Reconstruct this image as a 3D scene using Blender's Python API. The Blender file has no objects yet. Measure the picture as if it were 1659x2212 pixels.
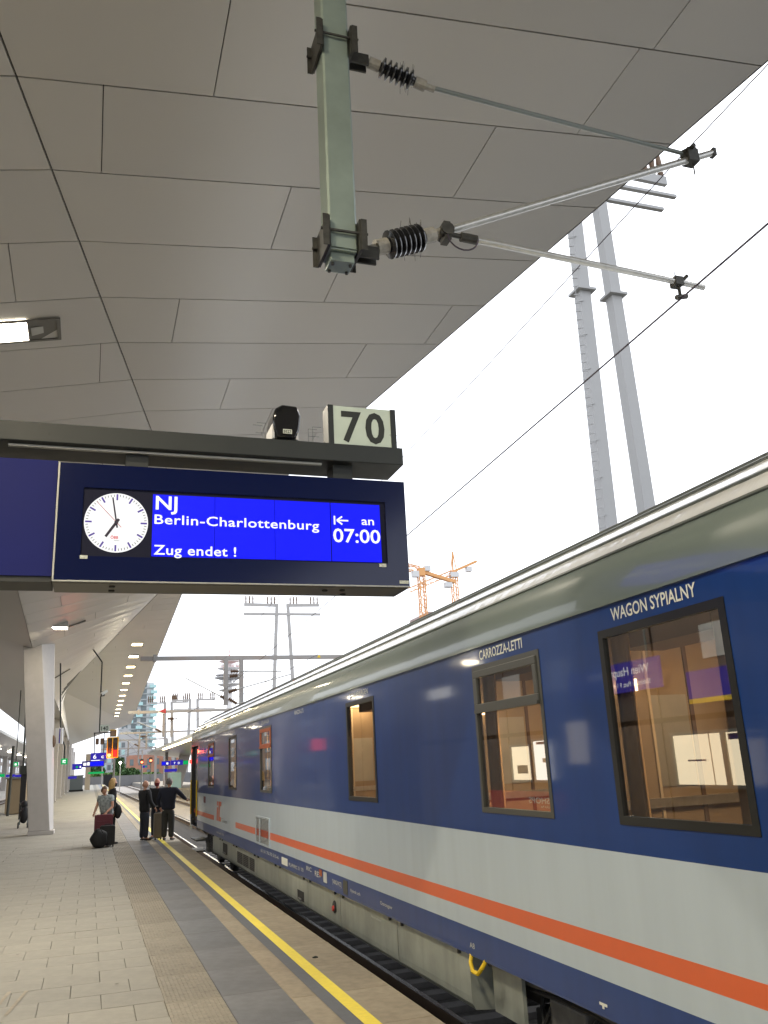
import bpy, bmesh, math, random
from mathutils import Vector, Matrix
R = math.radians
random.seed(7)
sc = bpy.context.scene
col = sc.collection

# ------------------------------------------------------------------ camera
cam = bpy.data.cameras.new('camera')
cam.sensor_fit = 'VERTICAL'; cam.sensor_height = 24.0; cam.lens = 24.0 * 1850 / 2212
cam.clip_start = 0.05; cam.clip_end = 4000
camo = bpy.data.objects.new('camera', cam); col.objects.link(camo)
_Y = Vector((190 - 829.5, 1678 - 1106, 1850)).normalized()
_d = (-.0506, -1.0); _k = 1850 ** 2 / -((190 - 829.5) * _d[0] + (1678 - 1106) * _d[1])
_Z = Vector((_d[0] * _k, _d[1] * _k, 1850)).normalized()
_X = _Y.cross(_Z)
CZ = 2.0
camo.matrix_world = Matrix(((_X[0], -_X[1], -_X[2], 0), (_Y[0], -_Y[1], -_Y[2], 0), (_Z[0], -_Z[1], -_Z[2], CZ), (0, 0, 0, 1)))
sc.camera = camo

# ------------------------------------------------------------------ sky, sun, exposure
EXPO = 1.38
SUN_EL, SUN_AZ = R(48), R(60)
w = bpy.data.worlds.new('World'); sc.world = w; w.use_nodes = True
nt = w.node_tree; nt.nodes.clear()
sky = nt.nodes.new('ShaderNodeTexSky'); sky.sky_type = 'NISHITA'; sky.sun_disc = False
sky.sun_elevation = SUN_EL; sky.sun_rotation = SUN_AZ; sky.dust_density = 1.5; sky.air_density = 1.0
bw = nt.nodes.new('ShaderNodeRGBToBW'); mix = nt.nodes.new('ShaderNodeMix'); mix.data_type = 'RGBA'
mix.inputs[0].default_value = 0.88
nt.links.new(sky.outputs[0], bw.inputs[0]); nt.links.new(sky.outputs[0], mix.inputs[6]); nt.links.new(bw.outputs[0], mix.inputs[7])
cloud = nt.nodes.new('ShaderNodeMix'); cloud.data_type = 'RGBA'; cloud.inputs[0].default_value = .72; cloud.inputs[7].default_value = (6.8, 7.1, 7.7, 1)
nt.links.new(mix.outputs[2], cloud.inputs[6])      # an even cloud deck over the clear sky
bg = nt.nodes.new('ShaderNodeBackground'); bg.inputs[1].default_value = 0.12
wo = nt.nodes.new('ShaderNodeOutputWorld')
nt.links.new(cloud.outputs[2], bg.inputs[0]); nt.links.new(bg.outputs[0], wo.inputs[0])
sl = bpy.data.lights.new('sun', 'SUN'); sl.energy = 0.7; sl.angle = R(25); sl.color = (1, .97, .92)
so = bpy.data.objects.new('sun', sl); col.objects.link(so)
sd = Vector((math.sin(SUN_AZ) * math.cos(SUN_EL), math.cos(SUN_AZ) * math.cos(SUN_EL), math.sin(SUN_EL)))
so.rotation_euler = sd.to_track_quat('Z', 'Y').to_euler(); so.location = (60, 60, 90)
sc.view_settings.view_transform = 'Standard'; sc.view_settings.look = 'None'
sc.view_settings.exposure = EXPO; sc.view_settings.gamma = 1; sc.view_settings.use_curve_mapping = False
sc.render.engine = 'CYCLES'
sc.cycles.max_bounces = 8; sc.cycles.diffuse_bounces = 4; sc.cycles.glossy_bounces = 4; sc.cycles.transparent_max_bounces = 12
sc.cycles.use_denoising = True; sc.cycles.caustics_reflective = False; sc.cycles.caustics_refractive = False
EM = 1 / 2 ** EXPO

# ------------------------------------------------------------------ materials
M = {}
def mat(name, c, rough=.6, metal=0., noise=0., nscale=8., bump=0., bscale=None, coat=0., crough=.04, rnd=0., spec=.5, stretch=None, c2=None, stain=0., streak=0.):
    m = bpy.data.materials.new(name); m.use_nodes = True; t = m.node_tree; b = t.nodes['Principled BSDF']
    b.inputs['Roughness'].default_value = rough; b.inputs['Metallic'].default_value = metal
    b.inputs['Coat Weight'].default_value = coat; b.inputs['Coat Roughness'].default_value = crough
    b.inputs['Specular IOR Level'].default_value = spec
    b.inputs['Base Color'].default_value = (*c, 1)
    tc = t.nodes.new('ShaderNodeTexCoord'); mp = t.nodes.new('ShaderNodeMapping')
    t.links.new(tc.outputs['Object'], mp.inputs[0])
    if stretch: mp.inputs['Scale'].default_value = stretch
    last = None
    if noise or c2:
        n = t.nodes.new('ShaderNodeTexNoise'); n.inputs['Scale'].default_value = nscale; n.inputs['Detail'].default_value = 6
        t.links.new(mp.outputs[0], n.inputs[0])
        r = t.nodes.new('ShaderNodeValToRGB'); r.color_ramp.elements[0].position = .3; r.color_ramp.elements[1].position = .7
        if c2:
            r.color_ramp.elements[0].color = (*c, 1); r.color_ramp.elements[1].color = (*c2, 1)
        else:
            r.color_ramp.elements[0].color = (*[v * (1 - noise) for v in c], 1); r.color_ramp.elements[1].color = (*[min(1, v * (1 + noise)) for v in c], 1)
        t.links.new(n.outputs[0], r.inputs[0]); last = r.outputs[0]
        rr = t.nodes.new('ShaderNodeMapRange'); rr.inputs[3].default_value = max(.02, rough - .08); rr.inputs[4].default_value = min(1, rough + .1)
        t.links.new(n.outputs[0], rr.inputs[0]); t.links.new(rr.outputs[0], b.inputs['Roughness'])
    if stain:
        n = t.nodes.new('ShaderNodeTexNoise'); n.inputs['Scale'].default_value = .9; n.inputs['Detail'].default_value = 5; n.inputs['Roughness'].default_value = .65
        t.links.new(tc.outputs['Object'], n.inputs[0])
        r = t.nodes.new('ShaderNodeMapRange'); r.inputs[1].default_value = .35; r.inputs[2].default_value = .65; r.inputs[3].default_value = 1 - stain; r.inputs[4].default_value = 1 + stain * .3
        t.links.new(n.outputs[0], r.inputs[0])
        mx = t.nodes.new('ShaderNodeMix'); mx.data_type = 'RGBA'; mx.blend_type = 'MULTIPLY'; mx.inputs[0].default_value = 1
        if last is None: mx.inputs[6].default_value = (*c, 1)
        else: t.links.new(last, mx.inputs[6])
        t.links.new(r.outputs[0], mx.inputs[7]); last = mx.outputs[2]
    if streak:
        n = t.nodes.new('ShaderNodeTexNoise'); n.inputs['Scale'].default_value = 2.2; n.inputs['Detail'].default_value = 4
        ms = t.nodes.new('ShaderNodeMapping'); ms.inputs['Scale'].default_value = (1, 2.6, .16); t.links.new(tc.outputs['Object'], ms.inputs[0]); t.links.new(ms.outputs[0], n.inputs[0])
        r = t.nodes.new('ShaderNodeMapRange'); r.inputs[1].default_value = .2; r.inputs[2].default_value = .8; r.inputs[3].default_value = 1 - streak; r.inputs[4].default_value = 1 + streak * .6
        t.links.new(n.outputs[0], r.inputs[0])
        mx = t.nodes.new('ShaderNodeMix'); mx.data_type = 'RGBA'; mx.blend_type = 'MULTIPLY'; mx.inputs[0].default_value = 1
        if last is None: mx.inputs[6].default_value = (*c, 1)
        else: t.links.new(last, mx.inputs[6])
        t.links.new(r.outputs[0], mx.inputs[7]); last = mx.outputs[2]
    if rnd:
        oi = t.nodes.new('ShaderNodeObjectInfo'); r = t.nodes.new('ShaderNodeMapRange')
        r.inputs[3].default_value = 1 - rnd; r.inputs[4].default_value = 1 + rnd
        t.links.new(oi.outputs['Random'], r.inputs[0])
        mx = t.nodes.new('ShaderNodeMix'); mx.data_type = 'RGBA'; mx.blend_type = 'MULTIPLY'; mx.inputs[0].default_value = 1
        if last is None: mx.inputs[6].default_value = (*c, 1)
        else: t.links.new(last, mx.inputs[6])
        t.links.new(r.outputs[0], mx.inputs[7]); last = mx.outputs[2]
    if last is not None: t.links.new(last, b.inputs['Base Color'])
    if bump:
        n = t.nodes.new('ShaderNodeTexNoise'); n.inputs['Scale'].default_value = bscale or nscale; n.inputs['Detail'].default_value = 3
        t.links.new(mp.outputs[0], n.inputs[0])
        bp = t.nodes.new('ShaderNodeBump'); bp.inputs['Strength'].default_value = bump; bp.inputs['Distance'].default_value = .02
        t.links.new(n.outputs[0], bp.inputs['Height']); t.links.new(bp.outputs[0], b.inputs['Normal'])
        if coat: t.links.new(bp.outputs[0], b.inputs['Coat Normal'])
    M[name] = m; return m
def emit(name, c, s):
    m = bpy.data.materials.new(name); m.use_nodes = True; t = m.node_tree; b = t.nodes['Principled BSDF']
    b.inputs['Base Color'].default_value = (*[v * .06 for v in c], 1); b.inputs['Specular IOR Level'].default_value = .25; b.inputs['Emission Color'].default_value = (*c, 1)
    b.inputs['Emission Strength'].default_value = s; b.inputs['Roughness'].default_value = .5
    M[name] = m; return m
def glass(name, tint, ior=1.6, rough=.01, base=.0):
    m = bpy.data.materials.new(name); m.use_nodes = True; t = m.node_tree; t.nodes.clear()
    o = t.nodes.new('ShaderNodeOutputMaterial'); mx = t.nodes.new('ShaderNodeMixShader')
    tr = t.nodes.new('ShaderNodeBsdfTransparent'); tr.inputs[0].default_value = (*tint, 1)
    g = t.nodes.new('ShaderNodeBsdfGlossy'); g.inputs['Roughness'].default_value = rough; g.inputs[0].default_value = (.95, .95, .95, 1)
    f = t.nodes.new('ShaderNodeFresnel'); f.inputs[0].default_value = ior
    a = t.nodes.new('ShaderNodeMath'); a.operation = 'ADD'; a.use_clamp = True; a.inputs[1].default_value = base
    t.links.new(f.outputs[0], a.inputs[0]); t.links.new(a.outputs[0], mx.inputs[0])
    t.links.new(tr.outputs[0], mx.inputs[1]); t.links.new(g.outputs[0], mx.inputs[2]); t.links.new(mx.outputs[0], o.inputs[0])
    M[name] = m; return m

mat('ceiling_panel', (.52, .505, .48), .30, rnd=.03, bump=.03, bscale=.8)
mat('ceiling_dark', (.07, .068, .062), .8)
mat('column_paint', (.44, .415, .39), .45, noise=.05, nscale=4)
mat('paver', (.275, .26, .22), .68, noise=.08, nscale=9, rnd=.035, bump=.12, bscale=60, stain=.16)
mat('tactile', (.25, .225, .18), .75, noise=.14, nscale=14, rnd=.07, bump=.2, bscale=70, stain=.2)
mat('dark_slab', (.155, .16, .17), .65, noise=.14, nscale=9, rnd=.07, bump=.12, bscale=60, stain=.25)
mat('edge_slab', (.33, .285, .215), .75, noise=.12, nscale=12, rnd=.05, bump=.2, bscale=80, stain=.22)
mat('groove_grey', (.125, .135, .155), .7, noise=.1, nscale=12, bump=.2, bscale=70)
mat('yellow_line', (.93, .76, .09), .5, noise=.06, nscale=20, stain=.08)
mat('mortar', (.19, .18, .155), .9)
mat('concrete', (.32, .31, .29), .85, noise=.15, nscale=4, stain=.3)
mat('ballast_shaded', (.045, .042, .038), .95, noise=.45, nscale=30, bump=1., bscale=22)  # darkened copy: shade of the gap beside the coach put into the colour
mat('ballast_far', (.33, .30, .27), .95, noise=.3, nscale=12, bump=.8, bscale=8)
mat('sleeper', (.10, .095, .09), .85, noise=.15, nscale=10)
mat('rail_steel', (.16, .11, .08), .5, metal=.6)
mat('rail_top', (.6, .6, .6), .25, metal=1)
mat('ground', (.12, .115, .10), .95, noise=.3, nscale=.3)
# coach
mat('coach_blue', (.008, .042, .19), .4, spec=.3, coat=.5, crough=.06, streak=.12, bump=.10, bscale=1.3, stretch=(1, .9, .35))
mat('coach_blue_low', (.014, .048, .20), .38, coat=.3, streak=.2)
mat('coach_grey', (.45, .53, .60), .30, coat=.3, streak=.07, crough=.08, bump=.05, bscale=1.2, stretch=(1, .9, .35))
mat('coach_orange', (.66, .125, .04), .38, coat=.2, noise=.03)
mat('coach_roof', (.16, .20, .185), .26, coat=.5, bump=.10, bscale=2.4, stretch=(1, .6, 1))
mat('coach_roof_skylit', (.72, .74, .75), .3, coat=.8, bump=.35, bscale=1.6, stretch=(1, 4.5, 1))  # near-white colour stands in for sky reflected on the upper roof
mat('coach_skirt', (.29, .315, .285), .34, streak=.25, noise=.10, nscale=5, stain=.3, bump=.03, bscale=2)
mat('underframe', (.02, .02, .02), .7, noise=.3, nscale=10)
mat('bogie_grey', (.10, .10, .095), .7, noise=.3, nscale=8, stain=.4)
mat('window_rubber', (.012, .013, .012), .45)
mat('window_frame_grey', (.06, .062, .055), .4)
mat('sash_orange', (.35, .09, .03), .5)
mat('letter_white', (.72, .74, .68), .5)
mat('letter_grey', (.5, .52, .5), .55)
mat('wood_warm', (.36, .28, .19), .45, c2=(.29, .22, .145), nscale=2, stretch=(1, 6, .4))
mat('interior_cream', (.62, .52, .38), .6)
mat('curtain', (.58, .42, .24), .85, noise=.1)
mat('floor_brown', (.10, .06, .04), .8)
mat('tail_red', (.5, .02, .02), .3)
mat('door_navy', (.008, .014, .05), .35, coat=.4)
mat('yellow_paint', (.75, .52, .02), .45)
mat('vent_grey', (.30, .30, .27), .5)
mat('vent_orange', (.35, .085, .04), .5)
glass('coach_glass', (.74, .69, .61), ior=1.7, base=.17)
glass('clear_glass', (.85, .9, .9), ior=1.5)
# metal
mat('galvanised', (.36, .40, .38), .42, metal=.55, noise=.14, nscale=7, stain=.15)
mat('mast_paint', (.24, .30, .275), .38, metal=.25, noise=.08, nscale=5, stain=.2, coat=.1)
mat('tube_metal', (.48, .48, .46), .35, metal=.7, noise=.1, nscale=20)
mat('rod_grey', (.17, .19, .18), .45, metal=.6)
mat('clamp_dark', (.055, .055, .05), .5, metal=.5, noise=.3, nscale=20)
mat('insulator', (.016, .017, .020), .22, coat=.5)
mat('insulator_cap', (.30, .29, .26), .55, metal=.4, noise=.2, nscale=30)
mat('wire_copper', (.05, .04, .06), .5, metal=.3)
mat('pylon_paint', (.36, .36, .355), .55, noise=.025, nscale=1)
mat('pylon_far', (.40, .385, .37), .7, noise=.06, nscale=1)
mat('portal_paint', (.30, .31, .31), .6, c2=(.33, .27, .23), nscale=.6)
mat('beam_anthracite', (.018, .022, .021), .5, noise=.08, nscale=6, bump=.02)
mat('beam_under', (.03, .032, .03), .6)
mat('sign_blue', (.010, .014, .115), .5, spec=.15, noise=.05, nscale=3)
mat('sign_purple', (.05, .035, .30), .4)
mat('display_glass', (.003, .007, .045), .14, coat=.0, spec=.4)
mat('display_inner', (.005, .006, .022), .6, spec=.2)
mat('alu', (.42, .42, .39), .45, metal=.5, noise=.05)
mat('housing_grey', (.13, .125, .11), .5, noise=.1, nscale=4)
mat('plate_white', (.52, .60, .52), .6, noise=.06, nscale=5)
mat('plate_black', (.02, .024, .02), .6)
mat('sticker', (.55, .57, .5), .6, noise=.3, nscale=80)
mat('black_gloss', (.008, .008, .009), .12, coat=.7)
mat('white_plastic', (.6, .6, .6), .4)
mat('tick_blue', (.09, .06, .40), .5)
emit('clock_face', (1, 1, 1), 1.02 * EM)
emit('lcd_blue', (.0, .004, 1.0), 1.1 * EM)
emit('lcd_white', (1, 1, 1), 1.1 * EM)
mat('clock_black', (.015, .01, .03), .5)
mat('clock_red', (.45, .08, .06), .5)
emit('logo_red', (.9, .12, .12), .75 * EM)
emit('lamp_white', (1.0, .90, .72), 22 * EM)
emit('lamp_warm', (1.0, .80, .42), 16 * EM)
emit('interior_lamp', (1.0, .72, .38), 9 * EM)
emit('signal_red', (1.0, .12, .05), 10 * EM)
emit('sign_lit_blue', (.035, .025, .50), .75 * EM)
emit('sign_lit_white', (1, 1, 1), 1.3 * EM)
emit('sign_lit_green', (.0, .45, .12), .9 * EM)
emit('poster_lit', (1.0, .85, .58), 2.6 * EM)
emit('poster_white', (1.0, .96, .85), 3.0 * EM)
emit('tail_lit', (1.0, .03, .02), 6 * EM)
# people
mat('skin', (.50, .27, .18), .55, noise=.06, nscale=20)
mat('skin_red', (.52, .22, .15), .55)
mat('hair_blond', (.50, .32, .12), .6, noise=.25, nscale=40)
mat('hair_brown', (.13, .075, .04), .6, noise=.25, nscale=40)
mat('hair_grey', (.13, .12, .115), .6, noise=.25, nscale=40)
mat('cloth_black', (.012, .012, .014), .85, noise=.2, nscale=15)
mat('cloth_navy', (.010, .013, .026), .85, noise=.2, nscale=15)
mat('cloth_jeans', (.025, .03, .045), .85, noise=.2, nscale=15)
mat('cloth_trouser', (.035, .036, .033), .85, noise=.2, nscale=15)
mat('cloth_camo', (.16, .18, .18), .85, c2=(.48, .54, .54), nscale=16)
mat('cloth_beige', (.22, .17, .11), .85)
mat('cloth_red', (.16, .015, .018), .8)
mat('shoe', (.018, .015, .013), .6)
mat('suitcase_maroon', (.105, .010, .022), .55, noise=.1, nscale=12)
mat('suitcase_brown', (.13, .105, .075), .5, noise=.1, nscale=12)
mat('bag_black', (.010, .010, .011), .7, noise=.3, nscale=10)
# background
mat('leaf', (.05, .11, .03), .7, noise=.4, nscale=2, rnd=0)
mat('leaf_light', (.11, .19, .04), .7, noise=.4, nscale=2)
mat('bark', (.09, .065, .045), .9)
mat('facade_pale', (.55, .57, .58), .7, noise=.04, nscale=.4)
mat('facade_brick', (.40, .20, .14), .8, noise=.12, nscale=.5)
mat('facade_grey', (.42, .44, .45), .6, noise=.05, nscale=.3)
mat('teal_glass', (.40, .62, .62), .3)
mat('window_dark', (.14, .17, .18), .2)
mat('wall_dark', (.16, .16, .165), .8, noise=.1, nscale=.6)
mat('crane_orange', (.70, .35, .13), .6, noise=.06)
mat('tower_white_hazed', (.74, .72, .71), .7)  # tower colours, white to red, paled in place of distance haze
mat('tower_grey_hazed', (.55, .55, .56), .7)
mat('tower_red_hazed', (.62, .36, .34), .6)
mat('slab_raw', (.38, .30, .28), .85, noise=.15, nscale=.6)
mat('wall_brown', (.11, .08, .058), .55, noise=.1, nscale=1.2)
mat('bench_red', (.45, .04, .03), .4)
mat('rubber', (.015, .015, .015), .7)

# ------------------------------------------------------------------ mesh helpers
ORIG = {}
class MB:
    def __init__(s): s.v = []; s.f = []; s.m = []; s.cur = 0
    def add(s, vs, fs, mi=None):
        o = len(s.v); s.v += [tuple(p) for p in vs]
        for f in fs: s.f.append([i + o for i in f]); s.m.append(s.cur if mi is None else mi)
        return s
    def box(s, a, b, mi=None):
        x0, y0, z0 = a; x1, y1, z1 = b
        vs = [(x0, y0, z0), (x1, y0, z0), (x1, y1, z0), (x0, y1, z0), (x0, y0, z1), (x1, y0, z1), (x1, y1, z1), (x0, y1, z1)]
        return s.add(vs, [(3, 2, 1, 0), (4, 5, 6, 7), (0, 1, 5, 4), (1, 2, 6, 5), (2, 3, 7, 6), (3, 0, 4, 7)], mi)
    def obox(s, c, ax, ay, az, mi=None):
        c = Vector(c); ax = Vector(ax); ay = Vector(ay); az = Vector(az)
        vs = [c + sx * ax + sy * ay + sz * az for sz in (-1, 1) for sx, sy in ((-1, -1), (1, -1), (1, 1), (-1, 1))]
        return s.add(vs, [(3, 2, 1, 0), (4, 5, 6, 7), (0, 1, 5, 4), (1, 2, 6, 5), (2, 3, 7, 6), (3, 0, 4, 7)], mi)
    def bar(s, p, q, w, h, up=(0, 0, 1), mi=None):
        p = Vector(p); q = Vector(q); d = (q - p); L = d.length / 2; d.normalize()
        u = Vector(up); sd_ = d.cross(u)
        if sd_.length < 1e-4: sd_ = d.cross(Vector((1, 0, 0)))
        sd_.normalize(); u = sd_.cross(d)
        return s.obox((p + q) / 2, d * L, sd_ * w / 2, u * h / 2, mi)
    def tube(s, p, q, r, n=8, r2=None, mi=None, cap=True):
        p = Vector(p); q = Vector(q); d = (q - p).normalized(); r2 = r if r2 is None else r2
        a = d.orthogonal().normalized(); b = d.cross(a)
        vs = [p + (a * math.cos(t) + b * math.sin(t)) * r for t in [2 * math.pi * i / n for i in range(n)]]
        vs += [q + (a * math.cos(t) + b * math.sin(t)) * r2 for t in [2 * math.pi * i / n for i in range(n)]]
        fs = [(i, (i + 1) % n, n + (i + 1) % n, n + i) for i in range(n)]
        if cap: fs += [tuple(range(n - 1, -1, -1)), tuple(range(n, 2 * n))]
        return s.add(vs, fs, mi)
    def path(s, pts, r, n=6, mi=None):
        for a, b in zip(pts[:-1], pts[1:]): s.tube(a, b, r, n, mi=mi)
        return s
    def rev(s, p, q, prof, n=16, mi=None):
        # prof: list of (t along axis in metres from p, radius)
        p = Vector(p); d = (Vector(q) - p).normalized(); a = d.orthogonal().normalized(); b = d.cross(a)
        vs = []
        for t, r in prof:
            for i in range(n):
                th = 2 * math.pi * i / n; vs.append(p + d * t + (a * math.cos(th) + b * math.sin(th)) * r)
        fs = []
        for k in range(len(prof) - 1):
            for i in range(n):
                j = (i + 1) % n; fs.append((k * n + i, k * n + j, (k + 1) * n + j, (k + 1) * n + i))
        fs += [tuple(range(n - 1, -1, -1)), tuple(range((len(prof) - 1) * n, len(prof) * n))]
        return s.add(vs, fs, mi)
    def prism(s, poly, fn, d, mi=None):
        # poly of 2-D points, fn(u,v)->Vector, d: offset vector
        n = len(poly); d = Vector(d); a = [Vector(fn(*p)) for p in poly]; b = [p + d for p in a]
        fs = [tuple(range(n - 1, -1, -1)), tuple(range(n, 2 * n))] + [(i, (i + 1) % n, n + (i + 1) % n, n + i) for i in range(n)]
        return s.add(a + b, fs, mi)
    def ball(s, c, r, nu=10, nv=7, mi=None):
        rx, ry, rz = r if hasattr(r, '__len__') else (r, r, r)
        vs = [(c[0], c[1], c[2] + rz)]
        for k in range(1, nv):
            ph = math.pi * k / nv
            for i in range(nu):
                th = 2 * math.pi * i / nu; vs.append((c[0] + rx * math.sin(ph) * math.cos(th), c[1] + ry * math.sin(ph) * math.sin(th), c[2] + rz * math.cos(ph)))
        vs.append((c[0], c[1], c[2] - rz)); L = len(vs) - 1
        fs = [(0, 1 + i, 1 + (i + 1) % nu) for i in range(nu)]
        for k in range(nv - 2):
            for i in range(nu):
                a = 1 + k * nu + i; b = 1 + k * nu + (i + 1) % nu; fs.append((a, a + nu, b + nu, b))
        fs += [(L, L - nu + (i + 1) % nu, L - nu + i) for i in range(nu)]
        return s.add(vs, fs, mi)
    def build(s, name, mats, parent=None, smooth=False, bevel=0, fix=True):
        if isinstance(mats, str): mats = [mats]
        o = ORIG.get(parent.name, Vector((0, 0, 0))) if parent else Vector((0, 0, 0))
        me = bpy.data.meshes.new(name)
        me.from_pydata([Vector(p) - o for p in s.v], [], s.f)
        for k in mats: me.materials.append(M[k])
        me.polygons.foreach_set('material_index', s.m)
        if fix:
            bm = bmesh.new(); bm.from_mesh(me); bmesh.ops.recalc_face_normals(bm, faces=bm.faces); bm.to_mesh(me); bm.free()
        if smooth:
            me.polygons.foreach_set('use_smooth', [True] * len(me.polygons))
            try: me.set_sharp_from_angle(angle=R(38))
            except Exception: pass
        ob = bpy.data.objects.new(name, me); col.objects.link(ob); ORIG[ob.name] = o
        if parent: ob.parent = parent
        if bevel:
            b = ob.modifiers.new('bevel', 'BEVEL'); b.width = bevel; b.segments = 2; b.limit_method = 'ANGLE'
        return ob
def split(mb, name, mats, parent=None, **kw):
    '''build every loose piece of mb as a part of its own'''
    par = list(range(len(mb.v)))
    def fd(i):
        while par[i] != i: par[i] = par[par[i]]; i = par[i]
        return i
    for f in mb.f:
        for j in f[1:]: par[fd(j)] = fd(f[0])
    g = {}
    for f, m_ in zip(mb.f, mb.m): g.setdefault(fd(f[0]), []).append((f, m_))
    out = []
    for fs in g.values():
        b = MB(); ix = {}
        for f, m_ in fs:
            nf = []
            for i in f:
                if i not in ix: ix[i] = len(b.v); b.v.append(mb.v[i])
                nf.append(ix[i])
            b.f.append(nf); b.m.append(m_)
        out.append(b.build(name, mats, parent, **kw))
    return out
def tag(o, label=None, cat=None, group=None, kind=None):
    if label: o['label'] = label
    if cat: o['category'] = cat
    if group: o['group'] = group
    if kind: o['kind'] = kind
    return o
def thing(name, label, cat, loc=(0, 0, 0), group=None):
    o = bpy.data.objects.new(name, None); col.objects.link(o); o.location = loc; o.empty_display_size = .2
    ORIG[o.name] = Vector(loc); return tag(o, label, cat, group)
def copy_tree(o, parent=None):
    c = o.copy(); col.objects.link(c); c.parent = parent
    for ch in o.children: copy_tree(ch, c)
    return c
_tc = {}
def text(mb, s, org, ux, uy, size, bold=0., sx=1., align='LEFT', mi=None, width=None, space=1.):
    """flat letters laid on the plane org + ux*x + uy*y; width fits the line to that length"""
    key = (s, bold, align, space)
    if key not in _tc:
        cu = bpy.data.curves.new('t', 'FONT'); cu.body = s; cu.size = 1; cu.offset = bold; cu.align_x = align; cu.resolution_u = 3; cu.space_character = space
        ob = bpy.data.objects.new('t', cu); col.objects.link(ob)
        me = bpy.data.meshes.new_from_object(ob.evaluated_get(bpy.context.evaluated_depsgraph_get()))
        _tc[key] = ([v.co.copy() for v in me.vertices], [tuple(p.vertices) for p in me.polygons])
        bpy.data.objects.remove(ob); bpy.data.curves.remove(cu); bpy.data.meshes.remove(me)
    vs, fs = _tc[key]
    if width:
        x0 = min(v.x for v in vs); x1 = max(v.x for v in vs); sx = width / ((x1 - x0) * size)
        vs = [Vector((v.x - x0, v.y, 0)) for v in vs]
    org = Vector(org); ux = Vector(ux); uy = Vector(uy)
    mb.add([org + ux * (v.x * size * sx) + uy * (v.y * size) for v in vs], fs, mi)
    return mb
FY = ((1, 0, 0), (0, 0, 1))          # lettering on a face that looks towards -Y
FT = ((0, -1, 0), (0, 0, 1))         # on the coach side, which looks towards -X
FP = ((0, 1, 0), (0, 0, 1))          # on a board that looks towards +X
def clip(poly, a, b, c):
    """keep a*x+b*y<=c"""
    out = []
    for i in range(len(poly)):
        p, q = poly[i], poly[(i + 1) % len(poly)]
        dp = a * p[0] + b * p[1] - c; dq = a * q[0] + b * q[1] - c
        if dp <= 0: out.append(p)
        if (dp < 0 < dq) or (dq < 0 < dp):
            t = dp / (dp - dq); out.append((p[0] + t * (q[0] - p[0]), p[1] + t * (q[1] - p[1])))
    return out
def clip_convex(poly, hull):
    A = sum(hull[i][0] * hull[(i + 1) % len(hull)][1] - hull[(i + 1) % len(hull)][0] * hull[i][1] for i in range(len(hull)))
    h = hull if A > 0 else hull[::-1]
    for i in range(len(h)):
        (x0, y0), (x1, y1) = h[i], h[(i + 1) % len(h)]
        a, b = (y1 - y0), -(x1 - x0); poly = clip(poly, a, b, a * x0 + b * y0)
        if len(poly) < 3: return []
    return poly
def area(p): return abs(sum(p[i][0] * p[(i + 1) % len(p)][1] - p[(i + 1) % len(p)][0] * p[i][1] for i in range(len(p)))) / 2
def lamp_light(name, loc, sx, sy, power, color, parent=None):
    l = bpy.data.lights.new(name, 'AREA'); l.shape = 'RECTANGLE'; l.size = sx; l.size_y = sy; l.energy = power; l.color = color
    o = bpy.data.objects.new(name, l); col.objects.link(o)
    if parent: o.parent = parent; o.location = Vector(loc) - ORIG[parent.name]
    else: o.location = loc
    return o

# ================================================================== SETTING
# ---- ground and track bed
b = MB(); b.add([(-900, -300, -1.25), (900, -300, -1.25), (900, 2600, -1.25), (-900, 2600, -1.25)], [(0, 1, 2, 3)])
tag(b.build('ground', 'ground'), kind='structure')
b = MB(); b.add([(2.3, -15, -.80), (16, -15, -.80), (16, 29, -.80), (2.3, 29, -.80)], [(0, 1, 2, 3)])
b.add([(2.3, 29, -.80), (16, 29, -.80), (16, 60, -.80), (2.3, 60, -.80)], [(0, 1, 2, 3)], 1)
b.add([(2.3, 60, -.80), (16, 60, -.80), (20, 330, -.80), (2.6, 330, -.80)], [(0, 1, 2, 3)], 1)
tag(b.build('track_bed', ['ballast_shaded', 'ballast_far']), kind='structure')

def edge_x(Y):
    if Y <= 30: return 2.76
    return 2.76 + (Y - 30) * .0055
# ---- platform
plat = MB()
ys = [-75, 30, 60, 110, 170, 240]
for y0, y1 in zip(ys[:-1], ys[1:]):
    e0, e1 = edge_x(y0), edge_x(y1)
    def quadbox(x0a, x1a, x0b, x1b, z0, z1, mi):
        plat.add([(x0a, y0, z0), (x1a, y0, z0), (x1b, y1, z0), (x0b, y1, z0), (x0a, y0, z1), (x1a, y0, z1), (x1b, y1, z1), (x0b, y1, z1)],
                 [(3, 2, 1, 0), (4, 5, 6, 7), (0, 1, 5, 4), (1, 2, 6, 5), (2, 3, 7, 6), (3, 0, 4, 7)], mi)
    quadbox(-7.2, e0 - .16, -7.2, e1 - .16, -1.2, -.034, 0)
platform = plat.build('platform', ['mortar', 'concrete'])
tag(platform, kind='structure')
b = MB()
for y0, y1 in zip(ys[:-1], ys[1:]):
    e0, e1 = edge_x(y0) - .12, edge_x(y1) - .12
    b.add([(e0, y0, -1.2), (e1, y1, -1.2), (e1, y1, -.13), (e0, y0, -.13)], [(0, 1, 2, 3)])
b.build('edge_wall', 'concrete', platform)

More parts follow.
